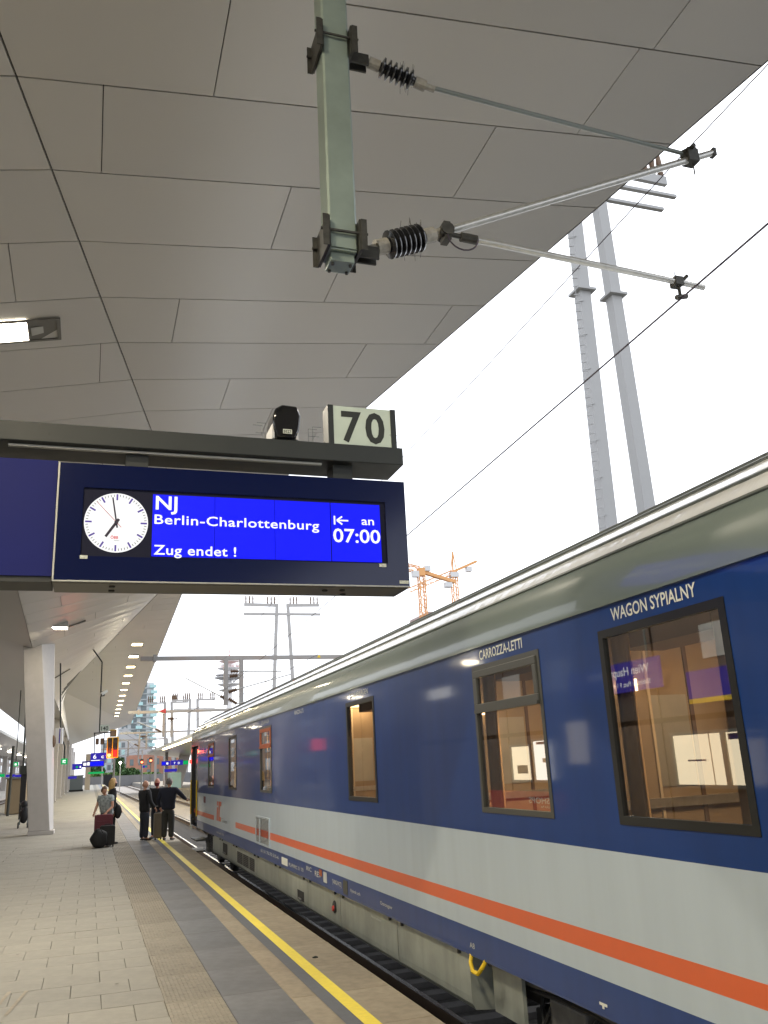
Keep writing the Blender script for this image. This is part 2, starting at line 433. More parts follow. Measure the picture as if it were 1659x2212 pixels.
def slab_mesh(name, sx, sy, h, matn, bev=.004):
    b = MB(); t = bev
    vs = [(0, 0, -h), (sx, 0, -h), (sx, sy, -h), (0, sy, -h), (0, 0, -t), (sx, 0, -t), (sx, sy, -t), (0, sy, -t), (t, t, 0), (sx - t, t, 0), (sx - t, sy - t, 0), (t, sy - t, 0)]
    fs = [(0, 1, 5, 4), (1, 2, 6, 5), (2, 3, 7, 6), (3, 0, 4, 7), (4, 5, 9, 8), (5, 6, 10, 9), (6, 7, 11, 10), (7, 4, 8, 11), (8, 9, 10, 11)]
    me = bpy.data.meshes.new(name); me.from_pydata(vs, [], fs); me.materials.append(M[matn]); return me
def piece(name, me, loc, parent, rz=0):
    o = bpy.data.objects.new(name, me); col.objects.link(o); o.parent = parent; o.location = Vector(loc) - ORIG[parent.name]; o.rotation_euler.z = rz; return o
G = .0035
# pavers in running bond, 0.55 m square
pm = slab_mesh('paver', .55 - G, .55 - G, .034, 'paver')
pmh = slab_mesh('paver_end', .27 - G, .55 - G, .034, 'paver')
rest = MB()
n = 0
for r in range(-14, 110):
    y = 11.75 + (r - 9) * .55
    if y > 60: break
    off = .48 if r % 2 else .205
    near = 6.6 < y < 30.5
    xs = [off - .55 * k for k in range(0, 15)]
    def put(x, full):
        global n
        zz = random.uniform(-.0025, .0015)
        if near and x > -2.4 and n < 300:
            piece('paver', pm if full else pmh, (x + G / 2, y + G / 2, zz), platform); n += 1
        else:
            wd = .55 if full else .27
            rest.add([(x + G / 2, y + G / 2, zz), (x + wd - G / 2, y + G / 2, zz), (x + wd - G / 2, y + .55 - G / 2, zz), (x + G / 2, y + .55 - G / 2, zz)], [(0, 1, 2, 3)])
    put(off, off < .3) if off < .3 else put(off, False)
    for x in xs[1:]: put(x, True)
o = rest.build('paver_field', 'paver', platform); o['kind'] = 'stuff'
b = MB(); b.add([(-7.1, 60, 0), (.75, 60, 0), (1.2, 240, 0), (-7.1, 240, 0)], [(0, 1, 2, 3)])
b.build('far_paving', 'paver', platform)
tm = slab_mesh('tactile_slab', .507 - G, 1.13 - G, .034, 'tactile')
# raised ribs on the tactile slabs
bm = bmesh.new(); bm.from_mesh(tm)
for k in range(12):
    x0 = .025 + k * .039
    for j in range(5):
        y0 = .03 + j * .215
        vs = [bm.verts.new(p) for p in [(x0, y0, .0), (x0 + .018, y0, .0), (x0 + .018, y0 + .19, .0), (x0, y0 + .19, .0), (x0 + .004, y0 + .004, .004), (x0 + .014, y0 + .004, .004), (x0 + .014, y0 + .186, .004), (x0 + .004, y0 + .186, .004)]]
        for f in [(4, 5, 6, 7), (0, 1, 5, 4), (1, 2, 6, 5), (2, 3, 7, 6), (3, 0, 4, 7)]: bm.faces.new([vs[i] for i in f])
bm.to_mesh(tm); bm.free()
dm = slab_mesh('dark_slab', .565 - G, 1.13 - G, .034, 'dark_slab')
em_ = slab_mesh('edge_slab', .936 - G * .5, 1.13 - G, .13, 'edge_slab', .006)
for k in range(-9, 46):
    y = 8.48 + 1.13 * k
    dx = edge_x(y + .5) - 2.76; sk = -math.atan(.0055) if y > 30 else 0
    piece('tactile_slab', tm, (.752 + dx + G / 2, y + 1.13 * 0 + .41, random.uniform(-.002, .001)), platform, sk)
    piece('dark_slab', dm, (1.259 + dx + G / 2, y + .41, random.uniform(-.002, .001)), platform, sk)
    piece('edge_slab', em_, (1.824 + dx, y + G / 2, random.uniform(-.0015, .001)), platform, sk)
y = 8.48 + 1.13 * 46
b = MB()
for (xa, xb, mi) in ((.752, 1.259, 0), (1.259, 1.824, 1), (1.824, 2.76, 2)):
    for y0, y1 in ((y, 110), (110, 170), (170, 240)):
        d0, d1 = edge_x(y0) - 2.76, edge_x(y1) - 2.76
        b.add([(xa + d0, y0, 0), (xb + d0, y0, 0), (xb + d1, y1, 0), (xa + d1, y1, 0)], [(0, 1, 2, 3)], mi)
b.build('far_edge_paving', ['tactile', 'dark_slab', 'edge_slab'], platform)
for nm, xa, xb, m_ in (('yellow_line', 2.176, 2.305, 'yellow_line'), ('grooved_band', 2.047, 2.174, 'groove_grey')):
    b = MB(); yy = [-8.0 + 1.13 * i for i in range(34)] + [30, 60, 110, 170, 240]
    yy = sorted(set(yy))
    for y0, y1 in zip(yy[:-1], yy[1:]):
        d0, d1 = edge_x(y0) - 2.76, edge_x(y1) - 2.76
        b.add([(xa + d0, y0, .0045), (xb + d0, y0, .0045), (xb + d1, y1, .0045), (xa + d1, y1, .0045)], [(0, 1, 2, 3)])
    b.build(nm, m_, platform)
# painted floor pictogram at the lower left
b = MB()
for (x0, y0, x1, y1) in ((-.62, 9.2, -.50, 10.1), (-.75, 9.3, -.66, 10.15), (-.66, 7.4, -.56, 8.2), (-.78, 7.5, -.70, 8.1), (-.9, 9.5, -.8, 9.9)):
    b.add([(x0, y0, .0055), (x0 + .035, y0, .0055), (x1 + .035, y1, .0055), (x1, y1, .0055)], [(0, 1, 2, 3)])
b.build('floor_marking', 'edge_slab', platform)

# ---- tracks: rails and sleepers
def track(name, xc, Y0, Y1, curve=0., step=.62, sl_to=75):
    t = thing(name, None, None, (xc, Y0, -.7)); t['kind'] = 'structure'
    fx = lambda Y: xc + curve * max(0, Y - 40) ** 2
    yy = [Y0] + [y for y in range(10, int(Y1), 10) if y > Y0] + [Y1]
    for sgn in (-1, 1):
        b = MB()
        for y0, y1 in zip(yy[:-1], yy[1:]):
            for (hw, z0, z1, mi) in ((.065, -.73, -.71, 0), (.012, -.71, -.59, 0), (.034, -.59, -.555, 0), (.030, -.555, -.55, 1)):
                xa, xb = fx(y0) + sgn * .7525, fx(y1) + sgn * .7525
                b.add([(xa - hw, y0, z0), (xa + hw, y0, z0), (xb + hw, y1, z0), (xb - hw, y1, z0), (xa - hw, y0, z1), (xa + hw, y0, z1), (xb + hw, y1, z1), (xb - hw, y1, z1)],
                      [(4, 5, 6, 7), (1, 2, 6, 5), (3, 0, 4, 7)], mi)
        b.build('rail', ['rail_steel', 'rail_top'], t)
    me = None; y = Y0 + .3
    bs = MB(); bs.add([(-1.3, -.13, -.1), (1.3, -.13, -.1), (1.3, .13, -.1), (-1.3, .13, -.1), (-1.3, -.11, .02), (1.3, -.11, .02), (1.3, .11, .02), (-1.3, .11, .02)], [(4, 5, 6, 7), (0, 1, 5, 4), (1, 2, 6, 5), (2, 3, 7, 6), (3, 0, 4, 7)])
    me = bpy.data.meshes.new('sleeper'); me.from_pydata(bs.v, [], bs.f); me.materials.append(M['sleeper'])
    while y < sl_to:
        piece('sleeper', me, (fx(y), y, -.755), t); y += step
    return t
track('track', 4.46, 2, 330, curve=-.00002)
track('track', 8.9, 25, 330, curve=.00002, sl_to=60)

# ================================================================== CANOPY
fold_x = lambda Y: -1.09 + .206 * (Y - 7.17)
nedge_x = lambda Y: 7.19 - .1986 * (Y - 6.21)
VX, VY, ZF = 3.04, 27.2, 8.73
zNR = lambda x, y: ZF + .1105 * (x - fold_x(y))
zNL = lambda x, y: ZF + .208 * (x - fold_x(y))
fold2_x = lambda Y: VX - .112 * (Y - VY)
fedge_x = lambda Y: VX + .0265 * (Y - VY)
zFR = lambda x, y: ZF + .075 * (x - fold2_x(y))
VALX = -2.3
zFL = lambda x, y: ZF + .40 * (x - fold2_x(y))
YB = -9.0
canopy = thing('station_canopy', 'white panelled folded canopy over the platform, its straight edge running above the track', 'canopy', (-2, 20, 7))
VY2 = 62.0
NR = [(nedge_x(YB), YB), (VX, VY), (fold_x(YB), YB)]
NL = [(fold_x(YB), YB), (VX, VY), (-2.3, VY), (-6.5, YB)]
FR = [(VX, VY), (fedge_x(150), 150), (fold2_x(74.9), 74.9), (fold2_x(60), 60)]
ROWS = [6.30 + 1.376 * k for k in range(-12, 60)]
OFFS = {0: 3.23, 1: .96, 2: -.16, 3: 2.12}
def facet(poly, zf, name, Ymax, shift=0, joint=.010, length=4.51):
    cnt = 0
    for i, y0 in enumerate(ROWS):
        y1 = y0 + 1.376
        k = i - 12            # row index, 0 starts at 6.30
        off = [.96, -.16, 2.12, 3.25, 1.0, 4.4, 2.17, 3.25][k % 8] if 0 <= k < 8 else (1.13 * ((k * 3) % 4))
        x = off - length * 4
        while x < 12:
            j = joint
            rect = [(x + j * .55, y0 + j), (x + length - j * .55, y0 + j), (x + length - j * .55, y1 - j), (x + j * .55, y1 - j)]
            p = clip_convex(rect, poly)
            if len(p) >= 3 and area(p) > .02 and min(q[1] for q in p) < Ymax:
                b = MB(); nn = len(p)
                vs = [(q[0], q[1], zf(*q)) for q in p] + [(q[0], q[1], zf(*q) + .035) for q in p]
                b.add(vs, [tuple(range(nn)), tuple(range(nn, 2 * nn))] + [(a, (a + 1) % nn, nn + (a + 1) % nn, nn + a) for a in range(nn)])
                b.build('ceiling_panel', 'ceiling_panel', canopy); cnt += 1
            x += length
    return cnt
def shrink(poly, d):
    cx = sum(p[0] for p in poly) / len(poly); cy = sum(p[1] for p in poly) / len(poly)
    A = sum(poly[i][0] * poly[(i + 1) % len(poly)][1] - poly[(i + 1) % len(poly)][0] * poly[i][1] for i in range(len(poly)))
    h = poly if A > 0 else poly[::-1]; out = list(h)
    for i in range(len(h)):
        (x0, y0), (x1, y1) = h[i], h[(i + 1) % len(h)]
        a, b_ = (y1 - y0), -(x1 - x0); L = math.hypot(a, b_)
        out = clip(out, a / L, b_ / L, (a * x0 + b_ * y0) / L - d)
    return out
n1 = facet(shrink(NR, .011), zNR, 'near', 99)
n2 = facet(shrink(NL, .011), zNL, 'nearleft', 99)
FRn = clip(FR, 0, 1, 70)
n3 = facet(shrink(FRn, .016), zFR, 'far', 70)
FL = [(VX, VY), (fold2_x(74.9), 74.9), (VALX, 74.9), (VALX, VY)]
# far left facet is ruled between the fold and the valley line over the columns
def zFLr(x, y):
    xf = fold2_x(y)
    zv = 7.62 + (6.95 - 7.62) * min(1, (y - VY) / 9.2) if y < 36.4 else 6.95
    t = (x - xf) / (VALX - xf - 1e-6); return ZF + (zv - ZF) * max(0, min(1, t))
FLp = [(VX, VY), (fold2_x(70), 70), (VALX, 70), (VALX, VY)]
n4 = facet(shrink(FLp, .016), zFLr, 'farleft', 70)
# backing sheet above the panels, fascia and upper skin
b = MB()
def sheet(poly, zf, dz, mi): b.add([(x, y, zf(x, y) + dz) for x, y in poly], [tuple(range(len(poly)))], mi)
sheet(NR, zNR, .05, 0); sheet(NL, zNL, .05, 0)
sheet(FRn, zFR, .05, 0); sheet(clip(FR, 0, -1, -70), zFR, 0, 1)
ysx = [27.2, 31, 36.4, 45, 55, 65, 70]
for y0, y1 in zip(ysx[:-1], ysx[1:]):
    b.add([(fold2_x(y0), y0, ZF + .2), (fold2_x(y1), y1, ZF + .2), (VALX, y1, zFLr(VALX, y1) + .2), (VALX, y0, zFLr(VALX, y0) + .2)], [(0, 1, 2, 3)], 0)
b.add([(fold2_x(70), 70, ZF), (fold2_x(74.9), 74.9, ZF), (VALX, 74.9, 7.0), (VALX, 70, 6.95)], [(0, 1, 2, 3)], 1)
# left half rising to the other edge
vl = [(-6.5, YB, zNL(-6.5, YB)), (VALX, VY, 7.62), (VALX, 36.4, 6.95), (VALX, 75, 6.95), (VALX - .6, 150, 6.95)]
for (x0, y0, z0), (x1, y1, z1) in zip(vl[:-1], vl[1:]):
    b.add([(x0, y0, z0), (x1, y1, z1), (-8.6, y1, 8.9), (-8.6, y0, 8.9)], [(0, 1, 2, 3)], 1)
b.add([(fold2_x(74.9), 74.9, ZF), (fedge_x(150), 150, zFR(fedge_x(150), 150)), (VALX - .6, 150, 6.95), (VALX, 74.9, 6.95)], [(0, 1, 2), (0, 2, 3)], 1)
b.build('soffit_backing', ['ceiling_dark', 'ceiling_panel'], canopy, fix=False)
b = MB()
top = [(nedge_x(YB), YB, zNR(nedge_x(YB), YB)), (VX, VY, ZF), (fedge_x(70), 70, zFR(fedge_x(70), 70)), (fedge_x(150), 150, zFR(fedge_x(150), 150))]
for p, q in zip(top[:-1], top[1:]):
    p = Vector(p); q = Vector(q); u = Vector((.012, 0, 0))
    b.add([p + u, q + u, q + u + Vector((0, 0, .22)), p + u + Vector((0, 0, .22))], [(0, 1, 2, 3)], 0)
    b.add([p + u + Vector((0, 0, .22)), q + u + Vector((0, 0, .22)), Vector((-8.6, q.y, q.z + .5)), Vector((-8.6, p.y, p.z + .5))], [(0, 1, 2, 3)], 0)
b.build('roof_fascia', 'alu', canopy, fix=False)

# ---- lamps in the canopy
def square_lamp(loc, zf, sx, sy, mat_, power, colr, label, group=None):
    x, y = loc; z = zf(x, y)
    t = thing('ceiling_lamp', label, 'lamp', (x, y, z), group)
    b = MB(); e = .03
    for a, c in (((-sx - e, -sy - e), (sx + e, -sy)), ((-sx - e, sy), (sx + e, sy + e)), ((-sx - e, -sy), (-sx, sy)), ((sx, -sy), (sx + e, sy))):
        zs = lambda px, py: zf(x + px, y + py)
        b.box((x + a[0], y + a[1], z - .045), (x + c[0], y + c[1], z + .16))
    b.build('frame', 'alu', t)
    d = MB(); d.add([(x - sx, y - sy, z - .03), (x + sx, y - sy, z - .03), (x + sx, y + sy, z - .03), (x - sx, y + sy, z - .03)], [(0, 1, 2, 3)])
    d.build('diffuser', mat_, t)
    lamp_light('lamp_light', (x, y, z - .2), sx * 2, sy * 2, power, colr, t)
    return t
# near lamp: long recess, the lit half to the left, the dark half with a reflector to the right
x0, x1, xm, y0, y1 = -2.2, -.69, -1.15, 12.25, 12.93
zl = lambda x: zNL(x, 12.6) - .012
t = thing('ceiling_lamp', 'large lit ceiling lamp in a long recess above the left frame edge', 'lamp', ((x0 + x1) / 2, 12.6, 8.5))
b = MB()
for a, c in (((x0, y0), (x1, y0 + .05)), ((x0, y1 - .05), (x1, y1)), ((x1 - .05, y0 + .05), (x1, y1 - .05)), ((xm, y0 + .05), (xm + .03, y1 - .05)), ((x0, y0 + .05), (x0 + .05, y1 - .05))):
    b.add([(a[0], a[1], zl(a[0])), (c[0], a[1], zl(c[0])), (c[0], c[1], zl(c[0])), (a[0], c[1], zl(a[0])), (a[0], a[1], zl(a[0]) - .02), (c[0], a[1], zl(c[0]) - .02), (c[0], c[1], zl(c[0]) - .02), (a[0], c[1], zl(a[0]) - .02)], [(3, 2, 1, 0), (4, 5, 6, 7), (0, 1, 5, 4), (1, 2, 6, 5), (2, 3, 7, 6), (3, 0, 4, 7)])
b.build('frame', 'housing_grey', t)
b = MB(); b.add([(xm + .03, y0 + .05, zl(xm)), (x1 - .05, y0 + .05, zl(x1)), (x1 - .05, y1 - .05, zl(x1)), (xm + .03, y1 - .05, zl(xm))], [(0, 1, 2, 3)]); b.build('recess', 'housing_grey', t)
b = MB(); b.add([(xm + .05, y0 + .22, zl(xm) - .012), (x1 - .14, y0 + .26, zl(x1) - .012), (x1 - .14, y1 - .25, zl(x1) - .012), (xm + .05, y1 - .20, zl(xm) - .012)], [(0, 1, 2, 3)]); b.build('reflector', 'alu', t)
b = MB(); b.add([(x0 + .05, y0 + .05, zl(x0) - .01), (xm, y0 + .05, zl(xm) - .01), (xm, y1 - .05, zl(xm) - .01), (x0 + .05, y1 - .05, zl(x0) - .01)], [(0, 1, 2, 3)]); b.build('diffuser', 'lamp_white', t)
lamp_light('lamp_light', ((x0 + xm) / 2, 12.6, zl(x0) - .08), .9, .55, 260, (1, .90, .72), t)
square_lamp((-1.38, 34.2), zFLr, .40,   .34, 'lamp_white', 30, (1, .86, .62), 'lit ceiling lamp above the first column, left of the row along the canopy edge')
ordn = ['nearest', 'second', 'third', 'fourth', 'fifth', 'sixth', 'seventh', 'eighth', 'ninth', 'tenth', 'eleventh', 'twelfth', 'thirteenth', 'fourteenth', 'fifteenth', 'sixteenth']
for k in range(16):
    y = 48.8 + 5.6 * k + .18 * k * k * .5
    x = 2.24 + .0135 * (y - 49)
    square_lamp((x, y), zFR, .27, .50, 'lamp_warm', 110 if k < 8 else 80, (1, .86, .58), '%s lit square lamp in the row along the far canopy edge' % ordn[k], 'lamps along the far canopy edge')
# lamps behind the photographer, same row
for y, lb in ((-5.5, 'lit ceiling lamp overhead well behind the photographer'), (1.2, 'lit ceiling lamp overhead to the left of the photographer')):
    square_lamp((-2.6, y), zNL, .5, .3, 'lamp_white', 230, (1, .86, .62), lb, 'lamps out of view')
# the canopy goes on behind the photographer
b = MB(); b.add([(9.8, YB, 9.75), (-4.4, YB, 8.72), (-8.6, YB, 8.9), (4.5, -40, 8.6), (-3, -40, 8.4), (-8.6, -40, 8.9), (7.5, -75, 9.4), (-3, -75, 8.4), (-8.6, -75, 8.9)], [(0, 1, 4, 3), (1, 2, 5, 4), (3, 4, 7, 6), (4, 5, 8, 7)]); b.build('rear_soffit', 'ceiling_panel', canopy, fix=False)
b = MB(); b.add([(9.8, YB, 10.0), (-8.6, YB, 9.3), (4.5, -40, 8.9), (-8.6, -40, 9.3), (7.5, -75, 9.7), (-8.6, -75, 9.3)], [(0, 1, 3, 2), (2, 3, 5, 4)]); b.build('rear_roof', 'alu', canopy, fix=False)
# unlit recessed slot fittings in the far facet
for (x, y, lb) in ((-.72, 34.7, 'thin unlit slot fitting in the canopy beside the lit lamp near the first column'), (-1.54, 49.7, 'thin unlit slot fitting in the canopy just right of the first column')):
    z = zFLr(x, y) - .03; b = MB(); dz = zFLr(x + .45, y) - zFLr(x, y)
    b.bar((x - .38, y, z - dz * .85), (x + .38, y, z + dz * .85), .08, .05)
    tag(b.build('slot_fitting', 'housing_grey'), lb, 'light fitting')

# ---- columns
def column(x, y, w0, d0, ztop, label, group=None):
    t = thing('platform_column', label, 'column', (x, y, 0), group)
    b = MB()
    def ring(z, s, e): return [(x - w0 / 2 * s, y - d0 / 2 * s, z), (x + w0 / 2 * s, y - d0 / 2 * s, z), (x + (w0 / 2 + e) * s, y + d0 / 2 * s, z), (x - w0 / 2 * s, y + d0 / 2 * s, z)]
    vs = ring(0.14, 1.0, 0) + ring(3.2, .99, .0) + ring(ztop + .3, 1.03, .0)
    fs = []
    for k in (0, 4):
        fs += [(k + i, k + (i + 1) % 4, k + 4 + (i + 1) % 4, k + 4 + i) for i in range(4)]
    b.add(vs, fs + [(3, 2, 1, 0), (8, 9, 10, 11)]); b.build('shaft', 'column_paint', t, bevel=.02)
    b = MB(); b.box((x - w0 / 2 - .07, y - d0 / 2 - .07, 0), (x + w0 / 2 + .07, y + d0 / 2 + .07, .14)); b.build('base', 'column_paint', t, bevel=.015)
    # funnel where the shaft runs into the soffit
    b = MB(); a = ring(ztop - .45, 1.035, 0); c = [(x - w0 * 1.2, y - d0 * .7, ztop + .35), (x + w0 * .53, y - d0 * .7, ztop + .35), (x + w0 * .53, y + d0 * 2.0, ztop + .35), (x - w0 * 1.2, y + d0 * 2.0, ztop + .35)]
    b.add(a + c, [(i, (i + 1) % 4, 4 + (i + 1) % 4, 4 + i) for i in range(4)]); b.build('flared_head', 'column_paint', t)
    return t
t = thing('platform_column', 'nearest white column on the left, leaning out as it rises into the canopy', 'column', (-1.6, 36.8, 0))
b = MB(); lo = [(-2.02, 36.42, .14), (-1.27, 36.42, .14), (-1.17, 37.25, .14), (-1.98, 37.25, .14)]; hi = [(-2.66, 36.4, 7.35), (-1.98, 36.4, 7.35), (-1.52, 37.6, 7.35), (-2.5, 37.6, 7.35)]
b.add(lo + hi, [(i, (i + 1) % 4, 4 + (i + 1) % 4, 4 + i) for i in range(4)] + [(3, 2, 1, 0), (4, 5, 6, 7)]); b.build('shaft', 'column_paint', t, bevel=.02)
b = MB(); b.box((-2.05, 36.34, 0), (-1.12, 37.32, .14)); b.build('base', 'column_paint', t, bevel=.015)
for k, y in enumerate((66, 84, 101, 118, 136, 156, 180, 209)):
    column(-2.95 - .0022 * (y - 60), y, .8, .8, 7.1, '%s white column in the row receding behind the nearest one' % ordn[k], 'receding platform columns')

# ================================================================== CATENARY MAST AND CANTILEVER (plane Y = 4.78)
YC = 4.78
t = thing('catenary_drop_post', 'grey green steel post hanging from the canopy with two insulated cantilever tubes', 'catenary post', (1.44, YC, 8.9))
b = MB(); w_ = .098
rr = [(-1, -.86), (-.86, -1), (.86, -1), (1, -.86), (1, .86), (.86, 1), (-.86, 1), (-1, .86)]
b.prism([(1.437 + u * w_, YC + v * w_) for u, v in rr], lambda u, v: (u, v, 5.24), (0, 0, 3.72)); b.build('post', 'mast_paint', t, smooth=True)
b = MB(); b.box((1.345, YC - .09, 5.225), (1.53, YC + .09, 5.24)); b.box((1.355, YC - .06, 5.16), (1.52, YC + .085, 5.225)); b.build('end_cap', 'mast_paint', t, bevel=.006)
for sx in (-.06, .06):
    for sy in (-.03, .06):
        b = MB(); b.tube((1.437 + sx, YC + sy, 5.145), (1.437 + sx, YC + sy, 5.16), .011, 6); b.build('bolt', 'clamp_dark', t)
for zc in (6.93, 5.33):
    b = MB()       # angle brackets either side of the post and the tie bolts between them
    for s in (-1, 1):
        x = 1.437 + s * (w_ + .012)
        b.box((x - .010, YC - .14, zc - .115), (x + .010, YC + .13, zc + .115))
        xa = x + s * .04
        b.box((min(x, xa) + .0, YC - .148, zc - .115), (max(x, xa), YC - .14, zc + .115))
        b.box((min(x, xa) + .0, YC + .13, zc - .115), (max(x, xa), YC + .138, zc + .115))
    split(b, 'clamp_bracket', 'clamp_dark', t)
    b = MB()
    for yy_ in (-.12, .12): b.tube((1.28, YC + yy_, zc + .02), (1.60, YC + yy_, zc + .02), .010, 6)
    split(b, 'tie_bolt', 'clamp_dark', t)
    b = MB()
    for yy_ in (-.035, .035): b.box((1.56, YC + yy_ - .008, zc - .10), (1.70, YC + yy_ + .008, zc - .01))
    split(b, 'fork_lug', 'clamp_dark', t)
def insulator(p, q, r, n, nm):
    p = Vector(p); q = Vector(q); L = (q - p).length
    i = MB(); prof = [(0, r * .42)]
    for k in range(n):
        s0 = L * (.12 + .74 * k / n); st = L * .74 / n
        prof += [(s0, r * .45), (s0 + st * .30, r), (s0 + st * .55, r * .96), (s0 + st * .85, r * .48)]
    prof += [(L * .88, r * .42), (L, r * .42)]
    o = i.rev(p, q, prof, 18).build(nm, 'insulator', t, smooth=True)
    d = (q - p).normalized(); c = MB()
    c.tube(p - d * .05, p + d * L * .10, r * .56, 12); c.tube(q - d * L * .10, q + d * .05, r * .56, 12); split(c, 'cap', 'insulator_cap', o)
    return o
def spikes(parent, p, q, cnt, seed):
    rnd = random.Random(seed); b = MB(); p = Vector(p); q = Vector(q)
    for k in range(cnt):
        c = p.lerp(q, rnd.random()); s = 1 if rnd.random() < .6 else -1
        e = c + Vector((rnd.uniform(-.03, .03), rnd.uniform(-.05, .05), s * rnd.uniform(.10, .155)))
        b.tube(c, e, .0018, 3)
    b.build('bird_spikes', 'clamp_dark', parent)
iu = insulator((1.76, YC, 6.885), (2.10, YC, 6.80), .075, 6, 'insulator')
spikes(iu, (1.95, YC, 6.84), (2.05, YC, 6.82), 10, 3)
b = MB(); b.tube((1.65, YC, 6.90), (1.76, YC, 6.885), .028, 8); b.tube((2.10, YC, 6.80), (2.22, YC, 6.775), .024, 8); split(b, 'socket', 'insulator_cap', t)
b = MB(); b.tube((2.16, YC, 6.79), (4.463, YC, 6.663), .0165, 8); b.build('top_tie_rod', 'rod_grey', t, smooth=True)
il = insulator((1.74, YC, 5.36), (2.08, YC, 5.50), .098, 7, 'insulator')
spikes(il, (1.85, YC, 5.41), (2.05, YC, 5.48), 16, 5)
b = MB(); b.tube((1.60, YC, 5.30), (1.74, YC, 5.36), .032, 8); b.tube((2.08, YC, 5.50), (2.20, YC, 5.552), .036, 8); split(b, 'socket', 'insulator_cap', t)
b = MB(); b.tube((2.18, YC, 5.54), (4.716, YC, 6.738), .0275, 12); b.build('cantilever_tube', 'tube_metal', t, smooth=True)
b = MB(); b.tube((2.40, YC - .03, 5.508), (4.356, YC - .03, 5.402), .0235, 12); b.build('steady_tube', 'tube_metal', t, smooth=True)
b = MB(); b.tube((2.16, YC - .035, 5.52), (2.36, YC - .03, 5.511), .018, 8); b.tube((2.32, YC - .03, 5.512), (2.44, YC - .03, 5.506), .034, 10); b.rev((2.215, YC - .06, 5.55), (2.215, YC + .06, 5.55), [(0, .05), (.12, .05)], 10); b.box((2.19, YC - .05, 5.47), (2.24, YC + .04, 5.61)); b.build('hinge_clamp', 'clamp_dark', t)
b = MB(); b.path([(2.21 + .115 * (1 - math.cos(a)) / 1.0 * 1.0, YC - .055, 5.50 - .11 * math.sin(a)) for a in [math.pi * i / 10 for i in range(11)]], .006, 5); b.build('jumper_loop', 'wire_copper', t)
b = MB(); b.box((4.42, YC - .05, 6.58), (4.52, YC + .05, 6.70)); b.tube((4.40, YC, 6.66), (4.52, YC, 6.74), .03, 8); b.tube((4.46, YC - .08, 6.70), (4.46, YC + .08, 6.70), .02, 6); b.tube((4.49, YC, 6.48), (4.49, YC, 6.60), .006, 5); b.build('messenger_clamp', 'clamp_dark', t)
b = MB(); b.box((4.08, YC - .06, 5.38), (4.15, YC + .02, 5.45)); b.tube((4.12, YC - .03, 5.30), (4.12, YC - .03, 5.40), .014, 6); b.tube((4.08, YC - .03, 5.275), (4.18, YC - .03, 5.30), .02, 6); b.tube((4.16, YC - .03, 5.43), (4.20, YC - .05, 5.47), .014, 6); b.tube((4.12, YC, 5.44), (4.13, YC, 5.52), .004, 5); b.build('registration_clamp', 'clamp_dark', t)
b = MB(); b.box((4.70, YC - .028, 6.70), (4.73, YC + .028, 6.77)); b.build('tube_stopper', 'clamp_dark', t)

def wire(pts, r, label, m_='wire_copper', name='overhead_wire', sub=6):
    P = []
    for p, q in zip(pts[:-1], pts[1:]): P += [Vector(p).lerp(Vector(q), k / sub) for k in range(sub)]
    P.append(Vector(pts[-1])); b = MB(); b.path(P, r, 6)
    return tag(b.build(name, m_, smooth=True), label, 'wire')
wire([(3.55, -9, 5.27), (4.12, YC - .03, 5.27), (4.46, 11.8, 5.30), (5.10, 28.3, 5.33), (5.65, 44, 5.30)], .0085, 'thick contact wire crossing the sky from the lower cantilever tube')
wire([(4.42, -9, 6.75), (4.46, YC, 6.72), (4.55, 12, 6.66), (4.9, 25, 6.60), (5.6, 44, 6.60)], .0055, 'thin messenger wire running through the upper cantilever clamp')
wire([(5.65, 44, 5.30), (5.0, 62, 5.3), (5.0, 95, 5.3), (5, 200, 5.3)], .014, 'far stretch of contact wire between the portals over the platform track')
wire([(9.0, 30, 5.3), (8.8, 62, 5.3), (9.1, 95, 5.3), (9.4, 200, 5.3)], .014, 'contact wire over the second track beyond the coach end')
wire([(9.0, 30, 6.5), (8.8, 62, 6.4), (9.1, 95, 6.4), (9.4, 200, 6.4)], .012, 'messenger wire over the second track beyond the coach end')
# wires meeting over the far tracks
for k, (p, q) in enumerate((((3.4, 90, 5.8), (11, 160, 5.6)), ((4.5, 120, 6.4), (9.5, 180, 5.2)), ((11.5, 110, 6.0), (4.0, 190, 5.2)), ((6.0, 100, 5.0), (14, 200, 5.8)))):
    wire([p, q], .018, ['wire slanting right above the far tracks near the third portal', 'wire falling right above the far junction', 'wire crossing left over the far junction', 'lowest slanting wire over the far junction'][k])

# ================================================================== PLATFORM DISPLAY (plane Y = 6.0)
YD = 6.0
t = thing('departure_display', 'dark blue train destination display with white clock and bright blue screen', 'display', (.98, YD, 3.27))
b = MB(); b.box((-.285, YD + .0185, 3.255), (2.257, YD + .36, 4.105)); b.build('housing', 'housing_grey', t, bevel=.01)
WX0, WX1, WZ0, WZ1 = -.115, 2.09, 3.44, 3.93
b = MB()
for a, c in (((-.275, 3.272), (2.257, WZ0)), ((-.275, WZ1), (2.257, 4.104)), ((-.275, WZ0), (WX0, WZ1)), ((WX1, WZ0), (2.257, WZ1))):
    b.box((a[0], YD - .0, a[1]), (c[0], YD + .011, c[1]))
b.build('front_frame', 'display_glass', t)
b = MB(); b.box((WX0, YD + .0125, WZ0), (WX1, YD + .018, WZ1)); b.build('recess_panel', 'display_inner', t)
b = MB(); b.box((-.285, YD - .004, 3.262), (2.259, YD + .014, 3.271)); b.box((-.2875, YD - .004, 3.272), (-.2765, YD + .014, 4.105)); b.build('edge_trim', 'alu', t)
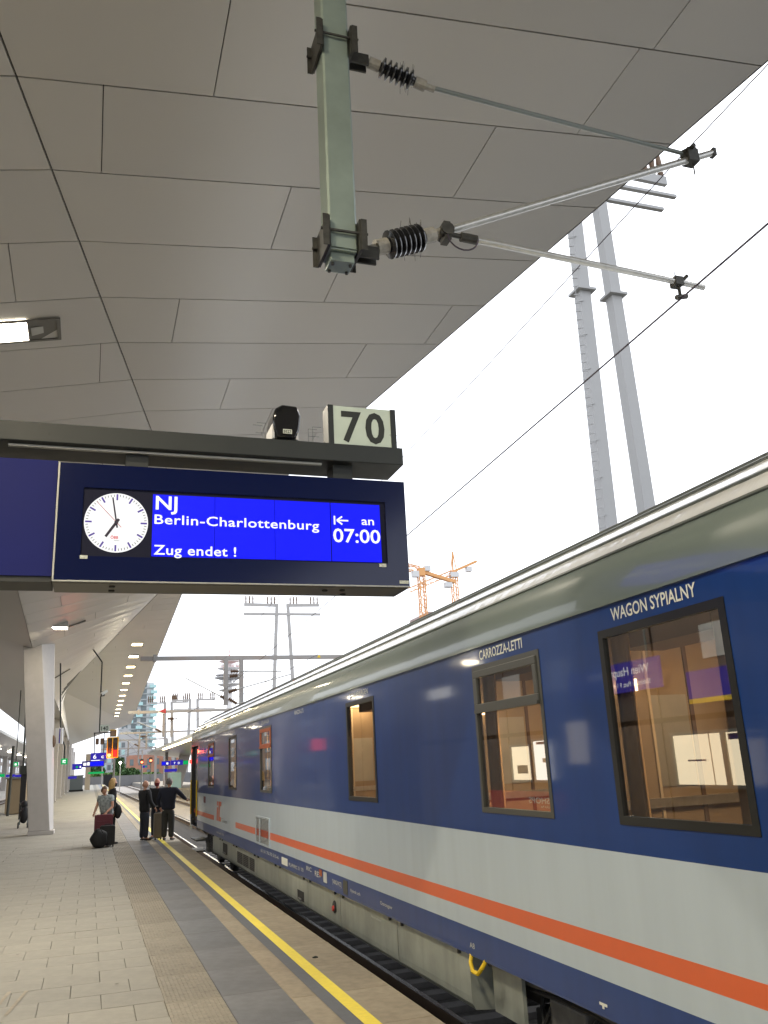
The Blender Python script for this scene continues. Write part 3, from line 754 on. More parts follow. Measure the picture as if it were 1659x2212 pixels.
for i, (x0, x1) in enumerate(((.352, .786), (.790, 1.224), (1.228, 1.648), (1.656, 2.045))):
    b = MB(); b.box((x0, YD + .007, 3.452), (x1, YD + .0122, 3.905)); b.build('screen', 'lcd_blue', t)
yt = YD + .0055
for (s_, x, z, h, bo, wd, sp) in (('NJ', .372, 3.795, .142, .016, .15, 1.), ('Berlin-Charlottenburg', .366, 3.688, .098, .010, 1.195, 1.06), ('Zug endet !', .366, 3.466, .098, .012, .575, 1.05), ('an', 1.895, 3.742, .092, .010, .10, 1.), ('07:00', 1.668, 3.600, .150, .012, .372, 1.)):
    b = MB(); text(b, s_, (x, yt, z), *FY, h, bold=bo, width=wd, space=sp); b.build('screen_lettering', 'lcd_white', t)

b = MB(); b.box((1.676, yt - .001, 3.735), (1.688, yt, 3.803))
b.bar((1.70, yt, 3.769), (1.79, yt, 3.769), .001, .011); b.bar((1.70, yt - .0002, 3.769), (1.742, yt - .0002, 3.80), .001, .012); b.bar((1.70, yt - .0002, 3.769), (1.742, yt - .0002, 3.738), .001, .012)
b.build('screen_arrow', 'lcd_white', t)
cx, cz, cr = .11, 3.685, .213
b = MB(); b.rev((cx, YD + .012, cz), (cx, YD - .1, cz), [(0, cr), (.008, cr)], 56); clock = b.build('clock_face', 'clock_face', t)
for k in range(60):
    a = 2 * math.pi * k / 60; big = k % 5 == 0
    r0, r1, wd = (cr * .76, cr * .965, .0125) if big else (cr * .875, cr * .955, .0052)
    u = Vector((math.sin(a), 0, math.cos(a))); c0 = Vector((cx, YD + .0025, cz))
    b = MB(); b.bar(c0 + u * r0, c0 + u * r1, wd, .002, up=(0, 1, 0)); b.build('hour_mark' if big else 'minute_mark', 'tick_blue' if big else 'rod_grey', clock)
def hand(a, r0, r1, w0, w1, dy, m_, nm):
    u = Vector((math.sin(a), 0, math.cos(a))); s = Vector((math.cos(a), 0, -math.sin(a))); c0 = Vector((cx, YD + dy, cz))
    b = MB(); vs = [c0 + u * r0 + s * w0, c0 + u * r0 - s * w0, c0 + u * r1 - s * w1, c0 + u * r1 + s * w1]
    vs += [v + Vector((0, -.001, 0)) for v in vs]; b.add(vs, [(0, 1, 2, 3), (7, 6, 5, 4)] + [(i, (i + 1) % 4, 4 + (i + 1) % 4, 4 + i) for i in range(4)])
    b.build(nm, m_, clock)
hand(R(213), -.03, .125, .010, .009, -.001, 'clock_black', 'hour_hand')
hand(R(-9.5), -.04, .182, .006, .005, -.003, 'clock_black', 'minute_hand')
hand(R(-43), -.05, .195, .0022, .0018, -.005, 'clock_red', 'second_hand')
b = MB(); b.rev((cx, YD - .001, cz), (cx, YD - .02, cz), [(0, .014), (.007, .014)], 14); b.build('hub', 'clock_black', clock)
b = MB(); text(b, 'ÖBB', (cx - .035, YD + .002, cz - .117), *FY, .028, bold=.03, width=.052); b.build('red_logo', 'logo_red', clock)
b = MB(); text(b, 'INFRA', (cx - .012, YD + .002, cz - .134), *FY, .013, bold=.01, width=.038); b.build('small_lettering', 'rod_grey', clock)
for (x, z, wd) in ((-.118, 3.42, .05), (2.02, 3.415, .055), (2.175, 3.288, .075)):
    b = MB(); b.box((x, YD - .003, z), (x + wd, YD - .0005, z + .024)); b.build('sticker', 'sticker', t)
for (x, dy) in ((.10, .10), (.10, .25), (1.62, .12), (1.80, .26), (1.75, .10)):
    b = MB(); b.rev((x, YD + dy, 3.255), (x, YD + dy, 3.2), [(0, .022), (.008, .022), (.012, .014)], 12); b.build('fastener', 'beam_under', t)

t = thing('blue_sign_box', 'plain violet blue sign box butting the left side of the clock display', 'sign', (-1.2, YD, 3.27))
b = MB(); b.box((-2.2, YD + .03, 3.262), (-.292, YD + .34, 4.12)); b.build('housing', 'beam_under', t)
b = MB(); b.box((-2.2, YD + .015, 3.30), (-.291, YD + .029, 4.118)); b.build('face', 'sign_blue', t)

t = thing('sign_beam', 'long anthracite box beam carrying the display and the number plate', 'beam', (0, YD + .2, 4.2))
b = MB(); b.box((-3.3, YD - .03, 4.235), (2.252, YD + .36, 4.378)); b.build('box_beam', ['beam_anthracite'], t, bevel=.006)
for x in (.16, 1.70):
    b = MB(); b.box((x, YD + .06, 4.105), (x + .155, YD + .24, 4.235)); b.build('hanger', 'beam_anthracite', t)
b = MB(); b.box((-.62, YD + .02, 4.212), (1.6, YD + .05, 4.228)); b.build('cable_rail', 'alu', t)
b = MB(); b.box((-3.3, YD + .05, 0), (-3.0, YD + .30, 4.9)); b.build('post', 'beam_anthracite', t, bevel=.01)
b = MB(); b.rev((-.36, YD - .03, 4.30), (-.36, YD - .1, 4.30), [(0, .006), (.004, .006)], 8); b.build('screw', 'plate_black', t)

t = thing('number_plate', 'pale plate with black number 70 standing on the beam end', 'sign', (1.94, YD, 4.378))
b = MB(); b.box((1.705, YD + .02, 4.379), (2.178, YD + .035, 4.715)); b.build('plate', 'plate_white', t)
b = MB(); text(b, '7', (1.768, YD + .0185, 4.425), *FY, .355, bold=.024, width=.165); text(b, '0', (1.965, YD + .0185, 4.425), *FY, .355, bold=.026, width=.16); b.build('numerals', 'plate_black', t)
b = MB(); b.box((1.66, YD + .015, 4.3785), (1.704, YD + .17, 4.72)); b.box((2.179, YD + .015, 4.3785), (2.222, YD + .17, 4.72)); split(b, 'side_frame', 'beam_anthracite', t)
b = MB(); b.box((1.704, YD + .06, 4.3785), (2.179, YD + .075, 4.70)); b.build('back_plate', 'beam_under', t)

t = thing('surveillance_camera', 'black rounded camera housing with a small number label on the beam', 'camera', (1.32, YD + .1, 4.378))
b = MB()
prof = [(-.075, -.13), (.07, -.13), (.10, -.06), (.115, .06), (.085, .14), (-.03, .145), (-.085, .11), (-.105, .03), (-.10, -.06)]
b.prism([(1.325 + u, 4.535 + v) for u, v in prof], lambda u, v: (u, YD + .0, v), (0, .26, 0)); b.build('housing', 'black_gloss', t, smooth=True, bevel=.014)
b = MB(); b.box((1.215, YD + .012, 4.40), (1.235, YD + .25, 4.52)); b.box((1.40, YD + .012, 4.40), (1.42, YD + .25, 4.50)); split(b, 'sun_shield', 'white_plastic', t, bevel=.004)
b = MB(); b.box((1.29, YD + .06, 4.379), (1.36, YD + .16, 4.42)); b.build('foot', 'beam_under', t)
b = MB(); b.box((1.293, YD - .022, 4.432), (1.362, YD - .0155, 4.468)); lb_ = b.build('label_plate', 'sticker', t)
b = MB(); text(b, '5527', (1.298, YD - .0235, 4.438), *FY, .031, bold=.02, width=.058); b.build('label_digits', 'plate_black', t)
for k, x in enumerate((1.14, 1.17, 1.50, 1.535, 2.235)):
    b = MB(); s = 1 if k in (2, 3) else -1
    b.path([(x, YD + .02, 4.378), (x, YD + .02, 4.50 + .02 * (k % 2)), (x + s * .07, YD + .02, 4.50 + .02 * (k % 2))], .0022, 4)
    b.path([(x, YD + .02, 4.44), (x + s * .05, YD + .02, 4.44)], .0018, 4)
    tag(b.build('bird_deterrent_wire', 'rod_grey'), ['outer bent wire left of the black camera', 'inner bent wire left of the black camera', 'inner bent wire right of the black camera', 'outer bent wire right of the black camera', 'bent wire at the right edge of the number plate'][k], 'wire', 'bent wires on the sign beam')
#--PART3--
# ================================================================== SLEEPING COACH
TX = 3.05; TXR = 5.87; Y0C, Y1C = 2.3, 28.5
ZB = dict(bb=.46, bw=.655, o0=.80, o1=.915, wb=1.41, wz0=1.57, wz1=2.73, rf=2.885)
coach = thing('sleeping_coach', 'blue and light grey sleeping coach with orange stripe standing at the platform', 'railway coach', (4.46, 15.4, -.55))
WINS = [(3.56, 4.75), (5.55, 6.73), (9.49, 10.65), (15.5, 16.62), (19.42, 20.57), (23.08, 24.24)]
DOOR = (26.70, 28.28)
side = MB()
zs = [ZB['bb'], ZB['bw'], ZB['o0'], ZB['o1'], ZB['wb'], ZB['wz0'], ZB['wz1'], ZB['rf']]
yb = sorted(set([Y0C, Y1C, 19.57, 23.05, DOOR[0], DOOR[1]] + [v for w_ in WINS for v in w_]))
for y0, y1 in zip(yb[:-1], yb[1:]):
    ym = (y0 + y1) / 2
    for i in range(len(zs) - 1):
        if i == 5 and any(a <= ym <= c for a, c in WINS): continue
        if DOOR[0] <= ym <= DOOR[1] and i < 6: continue
        mi = [1, 2, 3, 2, 0, 0, 0][i]
        if i == 2 and 19.57 <= ym <= 23.05: mi = 2
        side.add([(TX, y1, zs[i]), (TX, y0, zs[i]), (TX, y0, zs[i + 1]), (TX, y1, zs[i + 1])], [(0, 1, 2, 3)], mi)
# window reveals
for a, c in WINS:
    for p, q in (((a, ZB['wz0']), (c, ZB['wz0'])), ((c, ZB['wz0']), (c, ZB['wz1'])), ((c, ZB['wz1']), (a, ZB['wz1'])), ((a, ZB['wz1']), (a, ZB['wz0']))):
        side.add([(TX, p[0], p[1]), (TX, q[0], q[1]), (TX + .06, q[0], q[1]), (TX + .06, p[0], p[1])], [(0, 1, 2, 3)], 4)
# door recess
for p, q in (((DOOR[0], .46), (DOOR[0], 2.73)), ((DOOR[1], 2.73), (DOOR[1], .46)), ((DOOR[0], 2.73), (DOOR[1], 2.73)), ((DOOR[0], .46), (DOOR[1], .46))):
    side.add([(TX, p[0], p[1]), (TX, q[0], q[1]), (TX + .13, q[0], q[1]), (TX + .13, p[0], p[1])], [(0, 1, 2, 3)], 4)
# far side, floor, ends
side.box((TX + .32, Y0C + .001, .30), (TXR - .01, Y1C - .002, .458), 4); side.box((TX + .001, Y0C + .001, .44), (TX + .32, Y1C - .002, .459), 1)
side.add([(TXR, Y0C, .46), (TXR, Y1C, .46), (TXR, Y1C, 2.885), (TXR, Y0C, 2.885)], [(0, 1, 2, 3)], 0)
side.build('body_side', ['coach_blue', 'coach_blue_low', 'coach_grey', 'coach_orange', 'window_rubber'], coach, fix=False)
half = [(3.05, 2.885), (3.053, 2.98), (3.066, 3.08), (3.09, 3.155), (3.125, 3.205), (3.25, 3.335), (3.36, 3.432), (3.50, 3.528), (3.70, 3.62), (4.0, 3.69), (4.46, 3.72)]
prof = half + [(8.92 - x, z) for x, z in half[-2::-1]]
rf = MB()
ny = 14
for k in range(len(prof) - 1):
    (xa, za), (xb_, zb) = prof[k], prof[k + 1]
    mi = 1 if 4 <= k < len(prof) - 5 else 0
    for j in range(ny):
        y0 = Y0C + (Y1C - Y0C) * j / ny; y1 = Y0C + (Y1C - Y0C) * (j + 1) / ny
        rf.add([(xa, y0, za), (xa, y1, za), (xb_, y1, zb), (xb_, y0, zb)], [(3, 2, 1, 0)], mi)
bm_ = rf.build('roof', ['coach_roof', 'coach_roof_skylit'], coach, fix=False)
_b = bmesh.new(); _b.from_mesh(bm_.data); bmesh.ops.remove_doubles(_b, verts=_b.verts, dist=1e-4); bmesh.ops.recalc_face_normals(_b, faces=_b.faces); _b.to_mesh(bm_.data); _b.free()
bm_.data.polygons.foreach_set('use_smooth', [True] * len(bm_.data.polygons))
for (x, z, nx, nz) in ((3.125, 3.207, -.85, .5), (3.262, 3.35, -.68, .73), (3.43, 3.485, -.55, .83), (3.62, 3.588, -.4, .91)):
    r = MB(); n_ = Vector((nx, 0, nz)).normalized(); u_ = Vector((n_.z, 0, -n_.x))
    r.obox((x, (Y0C + Y1C) / 2, z), u_ * .009, (0, (Y1C - Y0C) / 2 - .05, 0), n_ * .012); r.build('roof_rib', 'rod_grey', bm_)
r = MB(); r.box((3.03, Y0C, 2.875), (3.052, Y1C - .01, 2.893)); r.build('rain_gutter', 'coach_roof', bm_)
# end wall with gangway
e = MB(); e.prism([(TX, .46)] + prof + [(TXR, .46)], lambda u, v: (u, Y1C - .001, v), (0, -.03, 0)); e.build('end_wall', 'door_navy', coach)
e = MB(); e.box((3.75, Y1C, .5), (5.15, Y1C + .18, 2.75)); e.build('gangway_bellows', 'rubber', coach)
e = MB(); e.box((TX - .004, Y1C - .11, .30), (TX + .05, Y1C + .012, 2.86)); e.build('corner_post', 'letter_white', coach)
e = MB(); e.rev((TX + .12, Y1C + .001, 2.30), (TX + .12, Y1C + .1, 2.30), [(0, .085), (.05, .085), (.06, .06)], 14); tl = e.build('tail_lamp', 'tail_red', coach)
e = MB(); e.box((TX - .05, Y1C - .06, 2.24), (TX - .006, Y1C + .05, 2.36)); e.build('lens', 'tail_lit', tl)
# entrance door
d = MB(); d.box((TX + .09, DOOR[0] + .06, .50), (TX + .125, DOOR[1] - .06, 2.70)); door = d.build('entrance_door', 'door_navy', coach, bevel=.01)
d = MB(); d.box((TX + .08, 27.15, 1.45), (TX + .088, 27.85, 2.5)); d.build('door_window', 'window_dark', door)
d = MB(); d.box((TX + .082, DOOR[0] + .07, .80), (TX + .088, DOOR[1] - .07, .915)); d.build('door_stripe', 'coach_orange', door)
for y in (DOOR[0] + .03, DOOR[1] - .03):
    d = MB(); d.tube((TX - .02, y, .75), (TX - .02, y, 1.75), .018, 8); split(d, 'grab_rail', 'yellow_paint', door)
d = MB(); d.box((TX - .01, DOOR[0] + .15, .05), (TX + .35, DOOR[1] - .15, .09)); d.box((TX - .01, DOOR[0] + .15, -.25), (TX + .3, DOOR[1] - .15, -.21)); split(d, 'step', 'clamp_dark', coach)

def window(a, c, kind):
    z0, z1 = ZB['wz0'], ZB['wz1']
    wn = MB(); rim = .05 if kind == 'fixed' else .04
    for p, q in (((a, z0), (c, z0 + rim)), ((a, z1 - rim), (c, z1)), ((a, z0 + rim), (a + rim, z1 - rim)), ((c - rim, z0 + rim), (c, z1 - rim))):
        wn.box((TX - .006, p[0], p[1]), (TX + .03, q[0], q[1]))
    m_ = {'fixed': 'window_rubber', 'sash': 'window_frame_grey', 'orange': 'sash_orange'}[kind]
    wo_ = wn.build('window', 'window_rubber' if kind == 'fixed' else 'window_frame_grey', coach)
    if kind == 'fixed':
        g = MB(); g.add([(TX + .012, c - rim, z0 + rim), (TX + .012, a + rim, z0 + rim), (TX + .012, a + rim, z1 - rim), (TX + .012, c - rim, z1 - rim)], [(0, 1, 2, 3)]); g.build('pane', 'coach_glass', wo_, fix=False)
    else:
        zm = 2.36
        s = MB(); f = .06
        for p, q in (((a + rim, zm), (c - rim, zm + f)), ((a + rim, z1 - rim - f), (c - rim, z1 - rim)), ((a + rim, zm + f), (a + rim + f, z1 - rim - f)), ((c - rim - f, zm + f), (c - rim, z1 - rim - f))):
            s.box((TX - .018, p[0], p[1]), (TX + .02, q[0], q[1]))
        s.build('tilting_sash', m_, wo_, bevel=.006)
        s = MB(); s.box((TX - .03, a + rim, zm - .015), (TX + .0, c - rim, zm + .012)); s.build('sash_lip', m_, wo_)
        for (p0, p1, xx) in ((zm + f, z1 - rim - f, 0.0), (z0 + rim, zm, .012)):
            g = MB(); g.add([(TX + xx, c - rim, p0), (TX + xx, a + rim, p0), (TX + xx, a + rim, p1), (TX + xx, c - rim, p1)], [(0, 1, 2, 3)]); g.build('pane', 'coach_glass', wo_, fix=False)
    return wo_
for (a, c), k in zip(WINS, ('fixed', 'sash', 'fixed', 'orange', 'fixed', 'orange')): window(a, c, k)
# interior behind the windows
it = MB(); it.box((4.55, Y0C + .1, .46), (4.60, Y1C - .3, 2.85)); it.build('inner_wall', 'wood_warm', coach)
it = MB(); it.add([(TX + .01, Y0C + .1, 2.82), (4.55, Y0C + .1, 2.82), (4.55, Y1C - .3, 2.82), (TX + .01, Y1C - .3, 2.82)], [(0, 1, 2, 3)]); it.build('inner_ceiling', 'interior_cream', coach)
it = MB(); it.add([(TX + .01, Y0C + .1, .62), (4.55, Y0C + .1, .62), (4.55, Y1C - .3, .62), (TX + .01, Y1C - .3, .62)], [(0, 1, 2, 3)]); it.build('inner_floor', 'floor_brown', coach)
for y in (2.9, 5.15, 7.6, 9.2, 12.4, 13.9, 15.2, 17.2, 19.1, 21.2, 22.8, 24.8, 26.4):
    it = MB(); it.box((TX + .14, y - .02, .62), (4.55, y + .02, 2.82)); pt_ = it.build('partition', 'wood_warm', coach)
    for xs_, wd_, m_ in ((3.32, .025, 'floor_brown'), (3.62, .02, 'interior_cream'), (3.95, .03, 'floor_brown'), (4.3, .02, 'interior_cream')):
        it = MB(); it.box((xs_, y - .034, .62), (xs_ + wd_, y - .021, 2.8)); it.build('moulding', m_, pt_)
    it = MB(); it.box((3.3, y - .05, 1.62), (4.4, y - .021, 1.68)); it.build('wall_rail', 'tube_metal', pt_)
    it = MB(); it.box((3.64, y - .028, 1.75), (3.93, y - .021, 2.35)); it.build('wall_mirror', 'alu', pt_)
    it = MB(); it.box((3.40, y - .07, 2.38), (3.52, y - .021, 2.46)); it.build('reading_lamp', 'interior_lamp', pt_)
def curtain(y0, y1):
    cu = MB(); nn = 22; vs = []
    for i in range(nn + 1):
        y = y0 + (y1 - y0) * i / nn; x = TX + .10 + .018 * math.sin(i * 1.9)
        vs += [(x, y, 1.50), (x, y, 2.70)]
    cu.add(vs, [(2 * i, 2 * i + 2, 2 * i + 3, 2 * i + 1) for i in range(nn)]); cu.build('curtain', 'curtain', coach, smooth=True, fix=False)
for (a, c), (l, r_) in zip(WINS, ((.16, .22), (.20, .0), (.0, .0), (.2, .0), (.0, .0), (.2, .0))):
    if l: curtain(c - l, c)
    if r_: curtain(a, a + r_)
for (y, pw) in ((4.1, 11), (6.2, 24), (8.4, 3), (10.2, 40), (12.3, 3), (16.2, 9), (20, 8), (23.8, 8)):
    lf = MB(); lf.box((3.5, y - .28, 2.79), (3.95, y + .28, 2.815)); lo = lf.build('cabin_lamp', 'interior_lamp', coach)
    lamp_light('cabin_light', (3.72, y, 2.77), .4, .5, pw, (1, .74, .46), coach)
# blinds and berth fittings seen through the panes
for y0, y1, z0, z1, x, m_ in ((3.75, 4.3, 1.5, 2.2, 3.9, 'interior_cream'), (5.6, 6.5, .9, 1.75, 3.6, 'floor_brown'), (9.6, 10.5, .9, 1.7, 3.7, 'wood_warm'), (9.55, 10.6, 2.0, 2.08, 3.5, 'interior_cream')):
    bb_ = MB(); bb_.box((x, y0, z0), (x + .5, y1, z1)); bb_.build('berth', m_, coach, bevel=.02)
for (a, c) in WINS[:3]:
    bb_ = MB(); bb_.box((4.1, a - .1, 2.30), (4.54, c + .1, 2.38)); bb_.build('upper_berth', 'interior_cream', coach, bevel=.02)
    bb_ = MB(); bb_.box((TX + .2, a - .1, 2.62), (TX + .55, c + .1, 2.80)); bb_.build('pelmet', 'floor_brown', coach)
    for dy in (.35, .62):
        bb_ = MB(); bb_.tube((4.05, a + dy, .7), (4.05, a + dy, 2.5), .014, 6); bb_.build('berth_ladder_rail', 'tube_metal', coach)
    bb_ = MB(); bb_.box((TX + .16, a + .1, 1.42), (TX + .5, a + .75, 1.46)); bb_.build('folding_table', 'interior_cream', coach)
# lettering
L = MB(); text(L, 'WAGON SYPIALNY', (TX - .003, 4.58, 2.772), *FT, .108, bold=.014, width=.82); L.build('lettering', 'letter_white', coach)
L = MB(); text(L, 'CARROZZA-LETTI', (TX - .003, 6.56, 2.772), *FT, .108, bold=.014, width=.77); L.build('lettering', 'letter_white', coach)
for y, s, w_ in ((10.45, 'SCHLAFWAGEN', .75), (13.6, 'WAGON-LITS', .62), (16.45, 'SCHLAFWAGEN', .75), (18.2, 'SLEEPING CAR', .7), (20.4, 'WAGON-LITS', .7), (24.0, 'SCHLAFWAGEN', .75)):
    L = MB(); text(L, s, (TX - .003, y, 2.775), *FT, .092, bold=.004, width=w_); L.build('lettering', 'letter_grey', coach)
for y, z, s, h, w_ in ((10.72, .525, 'Rybnik sch', .05, .40), (9.57, .53, 'Ostrzegaw', .05, .40), (10.06, .335, 'Akumulator', .035, .38), (11.55, .535, '[ABGIWZ]', .07, .42), (7.19, .50, 'A8', .06, .10),
                     (14.2, .51, 'PL-PKPIC 51 70', .07, 1.0), (16.6, .54, '61 51 70-70 515-6', .075, 1.6), (22.6, .53, 'z 160 km/h  KVB', .065, 1.3), (12.5, .53, 'REV', .10, .35), (13.0, .56, 'RIC', .08, .30)):
    L = MB(); text(L, s, (TX - .003 if z > .46 else TX + .037, y, z), *FT, h, bold=.01, width=w_); L.build('small_lettering', 'letter_grey', coach)
for y0, z0, y1, z1, m_ in ((12.02, .50, 11.85, .63, 'letter_grey'), (12.25, .56, 12.1, .64, 'sash_orange'), (11.05, .47, 10.85, .63, 'window_frame_grey'), (14.75, .49, 14.3, .60, 'letter_white')):
    L = MB(); L.box((TX - .004, y1, z0), (TX - .0008, y0, z1)); L.build('side_plate', m_, coach)
L = MB(); L.box((TX - .004, 5.13, .505), (TX - .0008, 5.215, .52)); L.box((TX - .0041, 5.165, .488), (TX - .0009, 5.185, .505)); L.build('jacking_mark', 'letter_white', coach)
# operator's mark: tall red letters i and C
L = MB(); fx = TX - .004
def slab(y0, y1, z0, z1, sh=0): L.add([(fx, y0, z0), (fx, y1, z0), (fx, y1 - sh, z1), (fx, y0 - sh, z1)], [(0, 1, 2, 3)])
slab(22.52, 22.32, .82, 1.13, .04); slab(22.46, 22.27, 1.17, 1.27, .015)
slab(22.22, 22.02, .82, 1.27, .05); slab(22.02, 21.78, .82, .92, .01); slab(21.97, 21.72, 1.17, 1.27, .01)
L.build('operator_mark', 'coach_orange', coach)
L = MB(); text(L, 'INTERCITY', (TX - .004, 21.5, .82), *FT, .07, bold=.012, width=.75); L.box((TX - .004, 21.20, .90), (TX - .001, 21.75, .905)); L.build('operator_lettering', 'rod_grey', coach)
# ventilation grille
g = MB(); y0, y1, z0, z1 = 15.72, 17.06, .66, 1.15
for p, q in (((y0, z0), (y1, z0 + .03)), ((y0, z1 - .03), (y1, z1)), ((y0, z0 + .03), (y0 + .05, z1 - .03)), ((y1 - .05, z0 + .03), (y1, z1 - .03)), ((16.62, z0 + .03), (16.68, z1 - .03))):
    g.box((TX - .02, p[0], p[1]), (TX + .005, q[0], q[1]))
gr = g.build('ventilation_grille', 'coach_grey', coach)
for k in range(20):
    z = z0 + .035 + k * .0215; m_ = 'vent_orange' if .795 < z < .915 else 'vent_grey'
    g = MB(); g.bar((TX - .008, y0 + .05, z + .008), (TX - .008, y1 - .05, z + .008), .018, .006, up=(.5, 0, .8)); g.build('louvre', m_, gr)
# recessed grip at the door end
g = MB(); g.box((TX - .006, 24.75, 1.17), (TX - .001, 25.15, 1.33)); g.build('coupling_plate', 'suitcase_maroon', coach)
# skirt panels
sk = [(7.32, 9.15), (9.17, 11.35), (11.37, 13.1), (13.12, 15.2), (15.22, 17.2), (17.22, 19.8), (19.82, 21.9), (21.92, 23.5)]
for i, (a, c) in enumerate(sk):
    k = MB(); vs = []
    for (x, z) in ((TX + .04, .455), (TX + .04, .10), (TX + .046, .045), (TX + .075, .0), (TX + .30, -.02)):
        vs += [(x, a, z), (x, c, z)]
    k.add(vs, [(2 * j, 2 * j + 1, 2 * j + 3, 2 * j + 2) for j in range(4)])
    k.add([(TX + .04, a, .455), (TX + .04, a, .10), (TX + .046, a, .045), (TX + .075, a, .0), (TX + .30, a, -.02), (TX + .30, a, .455)], [(0, 1, 2, 3, 4, 5)])
    k.add([(TX + .04, c, .455), (TX + .04, c, .10), (TX + .046, c, .045), (TX + .075, c, .0), (TX + .30, c, -.02), (TX + .30, c, .455)], [(5, 4, 3, 2, 1, 0)])
    k.build('skirt_panel', 'coach_skirt', coach)
    for yy_ in (a + .18, c - .18):
        k = MB(); k.box((TX + .012, yy_ - .012, .40), (TX + .04, yy_ + .012, .47)); k.build('skirt_hinge', 'clamp_dark', coach)
for y0, y1, z0, z1 in ((13.37, 13.80, .08, .215), (21.0, 21.7, .13, .36)):
    k = MB(); k.box((TX + .036, y0, z0), (TX + .0385, y1, z1)); o_ = k.build('service_opening', 'underframe', coach)
    k = MB(); k.tube((TX + .02, y0 + .1, z0 + .02), (TX + .02, y1 - .15, z0 + .03), .016, 6); k.build('handle', 'bogie_grey', o_)
for y0, y1 in ((17.5, 18.05), (18.15, 18.8), (18.88, 19.55)):
    k = MB(); k.box((TX + .034, y0, .11), (TX + .0385, y1, .33)); o_ = k.build('skirt_vent', 'underframe', coach)
    for j in range(6):
        k = MB(); k.box((TX + .028, y0 + .02, .13 + j * .034), (TX + .0335, y1 - .02, .14 + j * .034)); k.build('louvre', 'bogie_grey', o_)
k = MB(); k.rev((TX + .04, 11.63, .24), (TX - .1, 11.63, .24), [(0, .075), (.012, .075), (.02, .06)], 16); o_ = k.build('charging_socket', 'underframe', coach, smooth=True)
k = MB(); k.rev((TX + .02, 11.62, .225), (TX - .1, 11.62, .225), [(0, .035), (.02, .03)], 12); split(k, 'cap', 'bench_red', o_)
k = MB(); k.path([(TX + .02, 7.21, .455), (TX - .01, 7.18, .39), (TX - .02, 7.12, .335), (TX - .02, 7.02, .335), (TX - .01, 6.95, .39), (TX + .02, 6.92, .455)], .017, 8); k.build('release_handle', 'yellow_paint', coach, smooth=True)
k = MB(); k.box((TX + .10, 6.49, .06), (TX + .13, 7.0, .455)); k.build('bogie_cover', 'coach_skirt', coach)
# bogies
for yc in (5.0, 25.4):
    bg_ = MB()
    for dy in (-1.25, 1.25):
        for x in (3.74, 5.18): bg_.rev((x - .07, yc + dy, -.09), (x + .07, yc + dy, -.09), [(0, .44), (.05, .46), (.06, .46), (.14, .46)], 28)
        bg_.tube((3.5, yc + dy, -.09), (5.4, yc + dy, -.09), .09, 12)
    split(bg_, 'wheelset', 'underframe', coach, smooth=True)
    f = MB()
    for x in (3.42, 5.50):
        f.bar((x, yc - 1.7, .05), (x, yc - .7, .05), .14, .16); f.bar((x, yc + 1.7, .05), (x, yc + .7, .05), .14, .16)
        f.bar((x, yc - .7, .02), (x, yc - .3, -.10), .14, .18); f.bar((x, yc + .7, .02), (x, yc + .3, -.10), .14, .18); f.bar((x, yc - .35, -.10), (x, yc + .35, -.10), .14, .18)
        for dy in (-1.25, 1.25): f.box((x - .09, yc + dy - .16, -.23), (x + .09, yc + dy + .16, .02))
    f.box((3.4, yc - .2, -.1), (5.5, yc + .2, .15)); f.build('bogie_frame', 'bogie_grey', coach, bevel=.015)
    s = MB()
    for x in (3.38,):
        for dy in (-.18, .18):
            for q in range(6): s.rev((x, yc + dy, -.02 + q * .055), (x, yc + dy, 1), [(0, .10), (.012, .125), (.032, .125), (.045, .10)], 14)
    split(s, 'coil_spring', 'bogie_grey', coach, smooth=True)
    s = MB(); s.tube((3.30, yc + .65, -.05), (3.30, yc + .45, .42), .045, 10); s.tube((3.30, yc - .65, -.05), (3.30, yc - .45, .42), .045, 10); split(s, 'damper', 'bogie_grey', coach)
for (y0, y1, z, x, r_, m_) in ((2.6, 7.2, .36, 3.22, .022, 'bogie_grey'), (2.6, 7.2, .30, 3.26, .016, 'underframe'), (23.6, 28.3, .34, 3.22, .02, 'bogie_grey')):
    hp = MB(); hp.path([(x, y0 + (y1 - y0) * i / 12, z - .02 * math.sin(i * 1.3)) for i in range(13)], r_, 6); hp.build('brake_pipe', m_, coach)
for (y, z) in ((6.2, .10), (5.6, .16), (4.3, .12)):
    hp = MB(); hp.path([(3.30, y, .36), (3.24, y + .05, z + .1), (3.25, y + .16, z), (3.3, y + .28, z + .08), (3.34, y + .33, .3)], .018, 6); hp.build('brake_hose', 'rubber', coach)
for (y0, y1, z0, z1) in ((5.75, 6.25, .02, .30), (4.55, 5.4, .22, .40)):
    hp = MB(); hp.box((3.24, y0, z0), (3.36, y1, z1)); hp.build('equipment_box', 'bogie_grey', coach, bevel=.015)
u = MB(); u.box((3.75, 7.4, -.05), (5.2, 23.4, .30)); u.box((3.6, 2.5, .2), (5.3, 28.2, .299)); u.build('underframe', 'underframe', coach)
bf = MB()
for x in (3.6, 5.32): bf.tube((x, Y1C, .50), (x, Y1C + .45, .50), .09, 12); bf.rev((x, Y1C + .45, .50), (x, Y1C + 1, .50), [(0, .22), (.05, .24), (.06, .2)], 20)
split(bf, 'buffer', 'underframe', coach, smooth=True)
